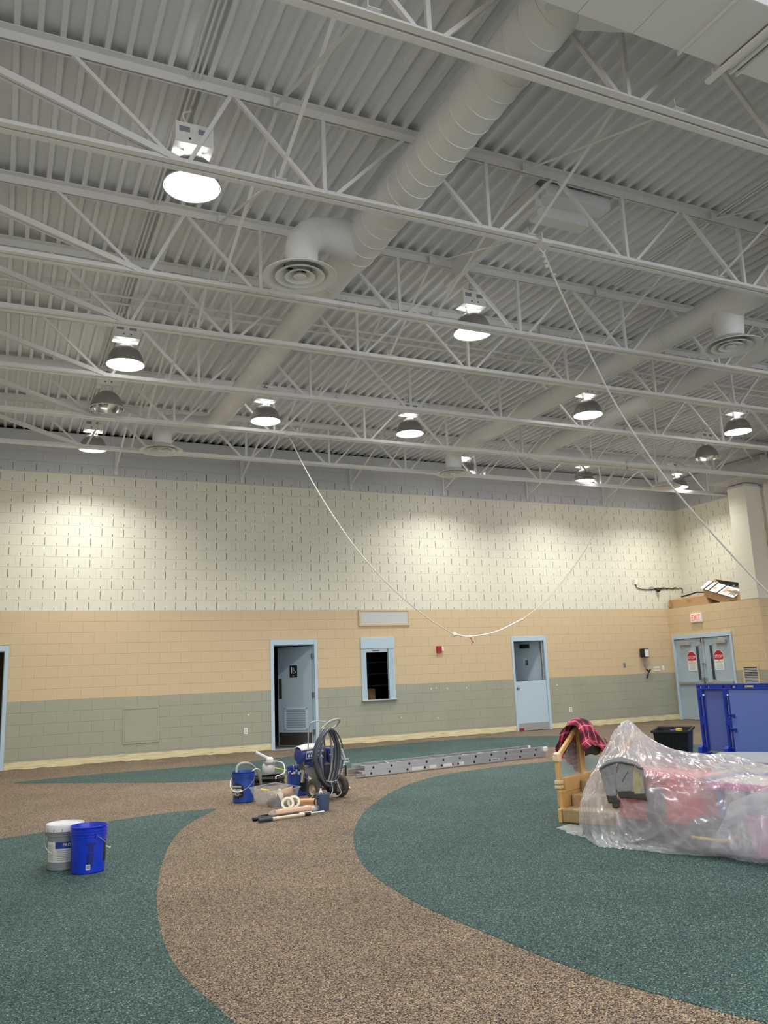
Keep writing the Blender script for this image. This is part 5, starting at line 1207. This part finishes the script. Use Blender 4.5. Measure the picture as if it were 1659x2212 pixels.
# ------------------------------------------------------------------ blue play panels
gt = thing('room_divider', (9.75, -7.5, 0), 'tall royal blue framed room divider with periwinkle faces at the right edge', 'panel')
GA = Vector((9.82, -6.723, 0)); gu = Vector((.13, -.99, 0)).normalized(); gn = Vector((gu.y, -gu.x, 0)); gn = gn if gn.x < 0 else -gn
def GP(u, n, z): return GA+gu*u+gn*n+Vector((0, 0, z))
H_ = 1.065; u1 = .45; u2 = 2.2
def gbox(u0, u1_, n0, n1, z0, z1, name, m, parent=gt, bev=.006):
    return MB().obox(GP((u0+u1_)/2, (n0+n1)/2, (z0+z1)/2), gu*(u1_-u0)/2, gn*(n1-n0)/2, Vector((0, 0, (z1-z0)/2))).build(name, M[m], parent, bev=bev)
gbox(0, u2, -.03, .03, H_-.03, H_, 'top_rail', 'royal'); gbox(0, u2, -.03, .03, H_-.085, H_-.065, 'top_rail', 'royal')
for a, b_ in ((0, .03), (.09, .17), (.23, .46), (.50, .60), (.68, .80), (.98, 1.2), (1.3, 1.45), (1.55, 1.7), (1.9, 2.2)): gbox(a, b_, -.03, .03, H_-.066, H_-.029, 'rail_web', 'royal', bev=.002)
for u, w_ in ((0, .10), (u1, .10)):
    gbox(u, u+.035, -.03, .03, .10, H_-.08, 'post', 'royal'); gbox(u+w_-.025, u+w_, -.025, .025, .10, H_-.08, 'post', 'royal')
    for a, b_ in ((.06, .14), (.46, .58), (H_-.20, H_-.08)): gbox(u+.03, u+w_-.02, -.028, .028, a, b_, 'post_web', 'royal', bev=.002)
    f = MB(); f.prism([(-.05, 0), (.05, 0), (.07, .05), (.06, .13), (.02, .17), (-.02, .17), (-.06, .13), (-.07, .05)], -.035, .035, (GP(u+.01, .05, 0), gn, (0, 0, 1), gu)); f.build('foot', M['royal'], gt, bev=.008)
    gbox(u, u+w_, -.06, .10, 0, .05, 'foot_bar', 'royal')
gbox(.09, u1, -.02, -.008, .08, H_-.08, 'panel_face', 'periwinkle2'); gbox(u1+.09, u2, -.005, .015, .03, H_-.08, 'panel_face', 'periwinkle')
gbox(u1+.08, u2, -.02, .02, .0, .05, 'bottom_rail', 'royal')
for z in (.60, .40): 
    gbox(u1+.07, u1+.16, .01, .045, z, z+.025, 'hook', 'royal'); gbox(u1+.145, u1+.165, .01, .045, z-.03, z+.02, 'hook', 'royal')
for u in (.11, u1+.085): MB().lathe([(.001, .0), (.014, 0), (.014, .012), (.001, .014)], GP(u, .016, .90), 12, gn).build('white_stud', M['white'], gt)
# ------------------------------------------------------------------ low play table
tt = thing('play_table', (6.7, -10.9, 0), 'low grey topped play table with yellow dot behind the plastic-covered pile', 'table')
b = MB(); b.prism([(6.26, -10.34), (6.60, -10.16), (7.15, -10.9), (6.9, -12.1), (6.2, -12.1), (6.17, -10.95)], .465, .50); b.build('table_top', M['table_grey'], tt, bev=.01)
b = MB(); b.lathe([(.001, 0), (.13, 0), (.13, .0015), (.001, .0015)], (6.50, -11.02, .5005), 28); b.build('yellow_dot', M['toy_yellow'], tt)
for x, y_ in ((6.35, -10.45), (6.6, -10.4), (7.0, -11.0), (6.8, -12.0), (6.3, -12.0)): MB().box(x-.03, x+.03, y_-.03, y_+.03, 0, .465).build('leg', M['toy_dark'], tt)
# ------------------------------------------------------------------ carpeted stairs
S0 = Vector((4.716, -9.988, 0)); sa = Vector((.906, .423, 0)).normalized(); sw_ = Vector((.423, -.906, 0)).normalized(); UZ = Vector((0, 0, 1))
def SP(a, w_, z): return S0+sa*a+sw_*w_+UZ*z
stt = thing('play_stairs', tuple(S0), 'small wooden training stairs with tan carpeted steps and rails left of the plastic-covered pile', 'stairs')
def sbox(a0, a1, w0, w1, z0, z1, name, m, parent=stt, bev=.006):
    return MB().obox(SP((a0+a1)/2, (w0+w1)/2, (z0+z1)/2), sa*(a1-a0)/2, sw_*(w1-w0)/2, UZ*(z1-z0)/2).build(name, M[m], parent, bev=bev)
ST = [(0, .20, .122), (.20, .40, .227), (.40, .76, .334), (.76, .95, .227), (.95, 1.14, .122)]
for a0, a1, h in ST: sbox(a0, a1, .035, .56, .004, h, 'step', 'stair_carpet', bev=.012)
sbox(-.01, .09, 0, .035, 0, .122, 'side_board', 'wood')
sbox(.05, 1.0, -.012, .022, .02, .27, 'side_panel', 'wood'); sbox(.13, 1.03, -.02, .025, .25, .375, 'side_panel', 'wood')
sbox(.10, 1.0, .56, .59, .02, .375, 'side_panel', 'wood')
for w_ in (-.02, .60):
    for a, z0, z1 in (((.09, .13, .60), (1.02, .13, .60)) if w_ < 0 else ((.09, .13, .60),)):
        sbox(a-.022, a+.022, w_-.02, w_+.02, z0, z1-.03, 'post', 'wood')
        b = MB(); b.obox(SP(a, w_, z1-.045), sa*.034, sw_*.034, UZ*.03); b.build('post_cap', M['cap'], stt, bev=.012)
        b = MB(); b.lathe([(.001, .022), (.022, .018), (.036, .004), (.036, -.008), (.001, -.012)], SP(a, w_, z1-.008), 18); b.build('cap_top', M['cap'], stt, smooth=True)
        sbox(a-.033, a+.033, w_-.032, w_+.032, .285, .315, 'collar', 'cap'); sbox(a-.033, a+.033, w_-.032, w_+.032, .325, .36, 'collar', 'cap')
    sbox(.52, .60, w_-.022, w_+.022, .35, .80 if w_ < 0 else .76, 'post', 'wood')
    for p, q in (((SP(.10, w_, .565), SP(.44, w_, .76)), (SP(1.0, w_, .565), SP(.70, w_, .76))) if w_ < 0 else ((SP(.10, w_, .565), SP(.44, w_, .76)),)): MB().bar(p, q, .032, .042).build('handrail', M['wood'], stt, bev=.006)
    if w_ < 0: MB().tube(spline([SP(.42, w_, .755), SP(.48, w_, .785), SP(.56, w_, .80)]+([SP(.64, w_, .785), SP(.70, w_, .755)] if w_ < 0 else []), 4), .024, 10).build('rail_bend', M['cap'], stt, smooth=True)
    for a in (.56,): sbox(a-.035, a+.035, w_+.022, w_+.04, .345, .385, 'collar', 'cap')
    b = MB(); b.prism([(.12, .375), (.52, .375), (.52, .62), (.42, .70), (.12, .50)], -.003, .003, (SP(0, w_, 0), sa, UZ, sw_)); b.build('clear_panel', M['acrylic'], stt)
    if w_ < 0: MB().prism([(.60, .375), (.99, .375), (.99, .47), (.70, .62), (.60, .60)], -.003, .003, (SP(0, w_, 0), sa, UZ, sw_)).build('clear_panel', M['acrylic'], stt)
# ------------------------------------------------------------------ plaid shirt over the rail top
sh = thing('plaid_shirt', tuple(SP(.56, -.02, .8)), 'red and black plaid flannel shirt draped over the stair rail', 'shirt')
def drape(net, nu, nv, amp, seed, freq=14):
    g = netgrid([[Vector(p) for p in r] for r in net], nu, nv); random.seed(seed)
    for i, r in enumerate(g):
        for j, p in enumerate(r):
            n1 = noise.noise(Vector((p.x*freq, p.y*freq, p.z*freq*.45+seed))); n2 = noise.noise(Vector((p.x*freq*2.3, p.y*freq*2.3, p.z*freq+seed*3)))
            n0 = noise.noise(Vector((p.x*5, p.y*5, p.z*4+seed*2))); r[j] = p+Vector((.8, -.5, .3))*(n1*amp+n2*amp*.45+n0*amp*1.2)
    return g
# rows run from front hem, over the top, to the back hem; columns run along the rail
def shc(a, w_, z): return SP(a, w_, z)
net = [
 [shc(.30, .16, .60), shc(.44, .17, .65), shc(.60, .17, .60), shc(.74, .15, .56), shc(.88, .12, .54)],
 [shc(.29, .13, .66), shc(.43, .14, .70), shc(.60, .14, .66), shc(.75, .12, .62), shc(.90, .09, .59)],
 [shc(.30, .10, .76), shc(.43, .11, .79), shc(.60, .11, .77), shc(.74, .09, .72), shc(.86, .06, .66)],
 [shc(.33, .04, .83), shc(.43, .05, .865), shc(.60, .05, .87), shc(.72, .04, .81), shc(.82, .02, .72)],
 [shc(.34, -.03, .83), shc(.43, -.03, .88), shc(.60, -.03, .885), shc(.71, -.03, .82), shc(.80, -.03, .73)],
 [shc(.31, -.08, .77), shc(.42, -.09, .80), shc(.60, -.09, .80), shc(.70, -.08, .75), shc(.78, -.07, .70)],
 [shc(.25, -.10, .66), shc(.38, -.11, .60), shc(.58, -.11, .58), shc(.68, -.10, .60), shc(.74, -.09, .62)],
 [shc(.20, -.10, .58), shc(.38, -.10, .50), shc(.56, -.10, .44), shc(.62, -.10, .46), shc(.68, -.09, .56)]]
MB().grid(drape(net, 8, 7, .028, 4)).build('shirt_body', M['plaid'], sh, smooth=True, solid=.004)
net = [[shc(.84, .10, .68), shc(.90, .11, .60), shc(.86, .12, .53)], [shc(.92, .08, .66), shc(.97, .10, .58), shc(.93, .12, .52)], [shc(.98, .06, .62), shc(1.03, .08, .56), shc(1.0, .09, .52)]]
MB().grid(drape(net, 6, 6, .012, 8)).build('sleeve', M['plaid'], sh, smooth=True, solid=.004)
net = [[shc(.42, -.06, .62), shc(.50, -.06, .62), shc(.60, -.06, .62)], [shc(.44, -.06, .50), shc(.52, -.06, .50), shc(.62, -.06, .52)], [shc(.47, -.05, .40), shc(.50, -.05, .39), shc(.56, -.05, .42)]]
MB().grid(drape(net, 6, 6, .014, 12)).build('hanging_tail', M['plaid'], sh, smooth=True, solid=.004)
net = [[shc(.36, .135, .62), shc(.46, .145, .66), shc(.60, .145, .63), shc(.74, .12, .60)], [shc(.40, .11, .55), shc(.48, .12, .56), shc(.58, .12, .54), shc(.70, .10, .54)]]
MB().grid(drape(net, 6, 5, .012, 15)).build('inner_lining', M['rib'], sh, smooth=True, solid=.003)

# ------------------------------------------------------------------ things under the sheet
Q0 = Vector((4.446, -11.297, 0)); qt = Vector((.26, -.966, 0)).normalized(); qn = Vector((.966, .26, 0)).normalized()
def QP(t, n, z): return Q0+qt*t+qn*n+UZ*z
def qbox(th_, t0, t1, n0, n1, z0, z1, name, m, bev=.01):
    return MB().obox(QP((t0+t1)/2, (n0+n1)/2, (z0+z1)/2), qt*(t1-t0)/2, qn*(n1-n0)/2, UZ*(z1-z0)/2).build(name, M[m], th_, bev=bev)
u_ = thing('toy_cabinet', tuple(QP(0, .5, 0)), 'red toy cabinet seen through the milky plastic under the grey hoodie', 'toy')
qbox(u_, -.36, .34, .36, .80, .16, .50, 'cabinet_body', 'toy_red'); qbox(u_, -.36, .34, .38, .80, .01, .15, 'cabinet_base', 'toy_dark'); qbox(u_, -.10, .08, .35, .365, .17, .42, 'door', 'toy_dark'); qbox(u_, .12, .32, .345, .36, .2, .46, 'door', 'toy_red'); qbox(u_, -.38, .36, .34, .82, .495, .515, 'top_board', 'toy_red')
u2_ = thing('water_table', tuple(QP(.5, .7, 0)), 'cream toy tray table with purple edge seen through the plastic sheet', 'toy')
qbox(u2_, .40, 1.3, .42, .95, .46, .49, 'tray_floor', 'tray'); 
for a in ((.40, .43, .42, .95), (1.27, 1.3, .42, .95)): qbox(u2_, *a, .47, .51, 'tray_edge', 'toy_purple')
qbox(u2_, .40, 1.3, .93, .96, .47, .51, 'tray_edge', 'toy_purple'); qbox(u2_, .40, 1.3, .41, .44, .44, .49, 'tray_edge', 'toy_pink')
for t, n in ((.45, .47), (1.22, .47), (.45, .9), (1.22, .9)): qbox(u2_, t, t+.05, n, n+.05, 0, .46, 'leg', 'toy_purple')
u3_ = thing('toy_ball', tuple(QP(.9, .62, .5)), 'red round toy lying on the tray under the plastic', 'toy')
b = MB(); b.lathe([(.001, -.005), (.07, .0), (.09, .015), (.06, .035), (.001, .04)], QP(.85, .72, .49), 20); b.build('toy_body', M['toy_red'], u3_, smooth=True)
u4_ = thing('toy_bin', tuple(QP(.7, .4, 0)), 'pink toy tub on the floor under the right part of the plastic sheet', 'toy')
b = MB(); b.lathe([(.085, 0), (.11, .24), (.12, .25), (.105, .25), (.085, .02), (.001, .02)], QP(.80, .44, .005), 22, cap0=True); b.build('tub', M['toy_pink'], u4_, smooth=True)
u5_ = thing('toy_crate', tuple(QP(.4, .5, 0)), 'dark grey toy crate with yellow lid edge under the middle of the sheet', 'toy')
qbox(u5_, .38, .62, .20, .44, .0, .24, 'crate_body', 'toy_dark'); qbox(u5_, .37, .63, .19, .45, .10, .125, 'crate_band', 'toy_yellow')
# ------------------------------------------------------------------ plastic sheet
NET = [
 [(4.50,-10.38,0.006),(4.50,-10.59,0.006),(4.31,-11.03,0.006),(4.37,-11.18,0.006),(4.45,-11.30,0.006),(4.58,-11.59,0.006),(4.79,-11.83,0.006),(4.79,-12.03,0.006),(4.87,-12.16,0.006),(4.98,-12.37,0.006)],
 [(4.56,-10.50,0.02),(4.50,-10.68,0.025),(4.40,-10.91,0.06),(4.45,-11.09,0.05),(4.50,-11.25,0.06),(4.59,-11.59,0.07),(4.68,-11.95,0.09),(4.73,-12.12,0.10),(4.77,-12.28,0.12),(4.83,-12.51,0.14)],
 [(4.41,-10.71,0.24),(4.43,-10.78,0.24),(4.46,-10.89,0.23),(4.50,-11.05,0.22),(4.55,-11.21,0.23),(4.64,-11.56,0.26),(4.74,-11.92,0.30),(4.79,-12.10,0.34),(4.83,-12.27,0.39),(4.89,-12.50,0.43)],
 [(4.49,-10.71,0.40),(4.51,-10.78,0.41),(4.54,-10.89,0.42),(4.58,-11.02,0.42),(4.62,-11.17,0.43),(4.71,-11.52,0.44),(4.81,-11.86,0.47),(4.85,-12.04,0.53),(4.90,-12.23,0.55),(4.97,-12.48,0.67)],
 [(4.60,-10.71,0.53),(4.61,-10.76,0.55),(4.64,-10.87,0.55),(4.68,-11.00,0.55),(4.73,-11.19,0.54),(4.80,-11.46,0.53),(4.87,-11.74,0.52),(4.93,-11.92,0.57),(4.98,-12.13,0.59),(5.06,-12.43,0.83)],
 [(4.85,-10.50,0.60),(4.87,-10.56,0.62),(4.90,-10.67,0.62),(4.93,-10.78,0.61),(4.97,-10.95,0.57),(5.04,-11.21,0.54),(5.11,-11.46,0.53),(5.17,-11.69,0.57),(5.22,-11.87,0.60),(5.31,-12.20,0.67)],
 [(5.08,-10.38,0.73),(5.09,-10.43,0.75),(5.11,-10.50,0.76),(5.13,-10.58,0.73),(5.17,-10.73,0.65),(5.24,-10.99,0.59),(5.31,-11.23,0.58),(5.37,-11.46,0.58),(5.43,-11.68,0.57),(5.52,-12.02,0.55)],
 [(5.22,-10.33,0.81),(5.24,-10.39,0.87),(5.25,-10.44,0.89),(5.26,-10.49,0.86),(5.30,-10.62,0.75),(5.35,-10.82,0.66),(5.42,-11.07,0.62),(5.50,-11.36,0.62),(5.55,-11.57,0.57),(5.65,-11.91,0.51)],
 [(5.30,-10.28,0.5),(5.34,-10.36,0.55),(5.38,-10.42,0.55),(5.40,-10.47,0.55),(5.45,-10.60,0.5),(5.50,-10.80,0.45),(5.57,-11.05,0.4),(5.63,-11.32,0.4),(5.68,-11.52,0.38),(5.76,-11.85,0.35)],
 [(5.34,-10.26,0.01),(5.40,-10.32,0.01),(5.46,-10.40,0.01),(5.50,-10.45,0.01),(5.55,-10.58,0.01),(5.60,-10.78,0.01),(5.67,-11.03,0.01),(5.73,-11.30,0.01),(5.78,-11.50,0.01),(5.86,-11.83,0.01)]]
sheet = thing('plastic_sheet', tuple(Q0), 'large milky clear plastic sheet draped over a pile of play furniture at right', 'plastic sheet')
g = netgrid([[Vector(p) for p in r] for r in NET], 24, 18)
R_, K_ = len(g), len(g[0])
def ridge(x): return 1-abs(x)*2
for i, r in enumerate(g):
    for j, p in enumerate(r):
        u, v = j/(K_-1), i/(R_-1)
        a = u*9+v*2.2; f1 = ridge(noise.noise(Vector((a*1.6-v*3, v*2.2, 1.3)))); f2 = ridge(noise.noise(Vector((u*16+v*7, v*4-u*2, 4.1)))); f3 = noise.noise(Vector((u*34, v*24, 9)))
        f4 = ridge(noise.noise(Vector((u*7-v*9, v*5+u*6, 7.7))))
        f5 = ridge(noise.noise(Vector((u*30+v*16, v*9-u*9, 2.2))))
        k = min(1, v*9)
        off = (f1*.022+f2*.014+f3*.006+f4*.02+f5*.007-.024)*k
        hem = (1-k)*.02*abs(noise.noise(Vector((u*30, v*40, 2))))
        r[j] = p+(-qn*.9+UZ*.35)*off+UZ*hem
MB().grid(g).build('sheet_film', M['sheet'], sheet, smooth=True)
# bunched tail on the floor at the left
net = [[(4.52,-10.22,.01),(4.60,-10.30,.04),(4.62,-10.42,.05)], [(4.50,-10.34,.008),(4.54,-10.44,.035),(4.52,-10.60,.06)], [(4.46,-10.48,.006),(4.46,-10.58,.01),(4.42,-10.75,.02)]]
MB().grid(drape(net, 8, 8, .02, 31, 20)).build('bunched_tail', M['sheet'], sheet, smooth=True)
# right-hand swag pulled up out of frame
net = [[(4.72,-12.02,.40),(4.86,-12.35,.58),(5.0,-12.75,.88)], [(4.70,-11.90,.20),(4.80,-12.3,.42),(4.95,-12.75,.65)], [(4.74,-11.75,.03),(4.85,-12.2,.05),(4.95,-12.6,.08)]]
MB().grid(drape(net, 8, 8, .02, 41, 12)).build('raised_fold', M['sheet'], sheet, smooth=True)
# ------------------------------------------------------------------ grey hoodie lying on the sheet
ho = thing('grey_hoodie', tuple(QP(-.1, .2, .5)), 'heather grey hooded sweatshirt with dark cuffs lying on the plastic sheet', 'sweatshirt')
def HP(t, n, z): return QP(t, n, z)
def panel(net, m, name, seed, amp=.013, th_=.010, nu=9, nv=9):
    g = drape([[HP(*p) for p in r] for r in net], nu, nv, amp, seed, 16)
    return MB().grid(g).build(name, m, ho, smooth=True, solid=th_)
panel([[(-0.435, 0.233, 0.553), (-0.368, 0.253, 0.59), (-0.287, 0.258, 0.616)], [(-0.387, 0.188, 0.472), (-0.31, 0.193, 0.485), (-0.259, 0.221, 0.538)], [(-0.335, 0.148, 0.402), (-0.276, 0.148, 0.406), (-0.233, 0.168, 0.441)], [(-0.303, 0.127, 0.363), (-0.254, 0.125, 0.363), (-0.209, 0.125, 0.367)]], M['hoodie'], 'left_sleeve', 51)
panel([[(-0.304, 0.128, 0.365), (-0.254, 0.126, 0.365), (-0.209, 0.126, 0.369)], [(-0.269, 0.102, 0.314), (-0.232, 0.101, 0.316), (-0.2, 0.102, 0.32)]], M['rib'], 'cuff', 52, .003, .012)
panel([[(-0.213, 0.129, 0.375), (-0.192, 0.117, 0.352), (-0.165, 0.111, 0.343)], [(-0.242, 0.111, 0.336), (-0.204, 0.109, 0.335), (-0.167, 0.109, 0.338)], [(-0.221, 0.088, 0.282), (-0.195, 0.088, 0.282), (-0.164, 0.09, 0.291)]], M['rib'], 'cuff', 53, .003, .012)
panel([[(-0.262, 0.258, 0.604), (-0.187, 0.258, 0.61), (-0.113, 0.258, 0.614)], [(-0.25, 0.213, 0.522), (-0.176, 0.213, 0.526), (-0.101, 0.221, 0.547)], [(-0.224, 0.172, 0.45), (-0.15, 0.172, 0.455), (-0.074, 0.176, 0.469)], [(-0.197, 0.139, 0.396), (-0.13, 0.142, 0.407), (-0.046, 0.138, 0.406)]], M['hoodie'], 'body_panel', 54)
panel([[(-0.197, 0.139, 0.397), (-0.13, 0.142, 0.408), (-0.046, 0.139, 0.407)], [(-0.172, 0.119, 0.358), (-0.109, 0.119, 0.362), (-0.036, 0.115, 0.361)]], M['rib'], 'waistband', 55, .003, .012)
panel([[(-0.11, 0.24, 0.583), (-0.074, 0.24, 0.585), (-0.026, 0.238, 0.584)], [(-0.1, 0.208, 0.523), (-0.054, 0.208, 0.526), (-0.008, 0.208, 0.529)], [(-0.071, 0.168, 0.453), (-0.025, 0.168, 0.456), (0.018, 0.168, 0.459)], [(-0.043, 0.131, 0.392), (0.002, 0.132, 0.397), (0.042, 0.133, 0.403)]], M['lining'], 'lining', 56)
panel([[(-0.054, 0.238, 0.582), (-0.036, 0.238, 0.583), (-0.012, 0.235, 0.581)], [(-0.024, 0.201, 0.516), (-0.012, 0.201, 0.517), (0.004, 0.201, 0.518)], [(-0.005, 0.168, 0.457), (0.008, 0.168, 0.458), (0.023, 0.168, 0.459)], [(0.017, 0.133, 0.401), (0.03, 0.133, 0.402), (0.047, 0.133, 0.403)]], M['hoodie'], 'side_strip', 57, .004)
panel([[(-0.043, 0.131, 0.393), (0.002, 0.132, 0.398), (0.048, 0.133, 0.404)], [(-0.036, 0.115, 0.361), (0.016, 0.113, 0.361), (0.075, 0.109, 0.358)]], M['rib'], 'waistband', 58, .003, .012)
panel([[(-0.422, 0.215, 0.555), (-0.355, 0.235, 0.597), (-0.257, 0.245, 0.619), (-0.13, 0.245, 0.618), (-0.005, 0.225, 0.586)], [(-0.452, 0.29, 0.573), (-0.382, 0.33, 0.613), (-0.306, 0.35, 0.633), (-0.211, 0.35, 0.624), (-0.081, 0.3, 0.592)], [(-0.488, 0.38, 0.585), (-0.423, 0.42, 0.617), (-0.354, 0.45, 0.633), (-0.291, 0.46, 0.619), (-0.173, 0.4, 0.595)]], M['hoodie'], 'shoulders', 59, .012, .014)
pk_ = MB(); pk_.tube([HP(-0.122, 0.191, 0.549), HP(-0.137, 0.178, 0.524), HP(-0.159, 0.15, 0.474)], .003, 5); pk_.build('pocket_seam', M['rib'], ho)
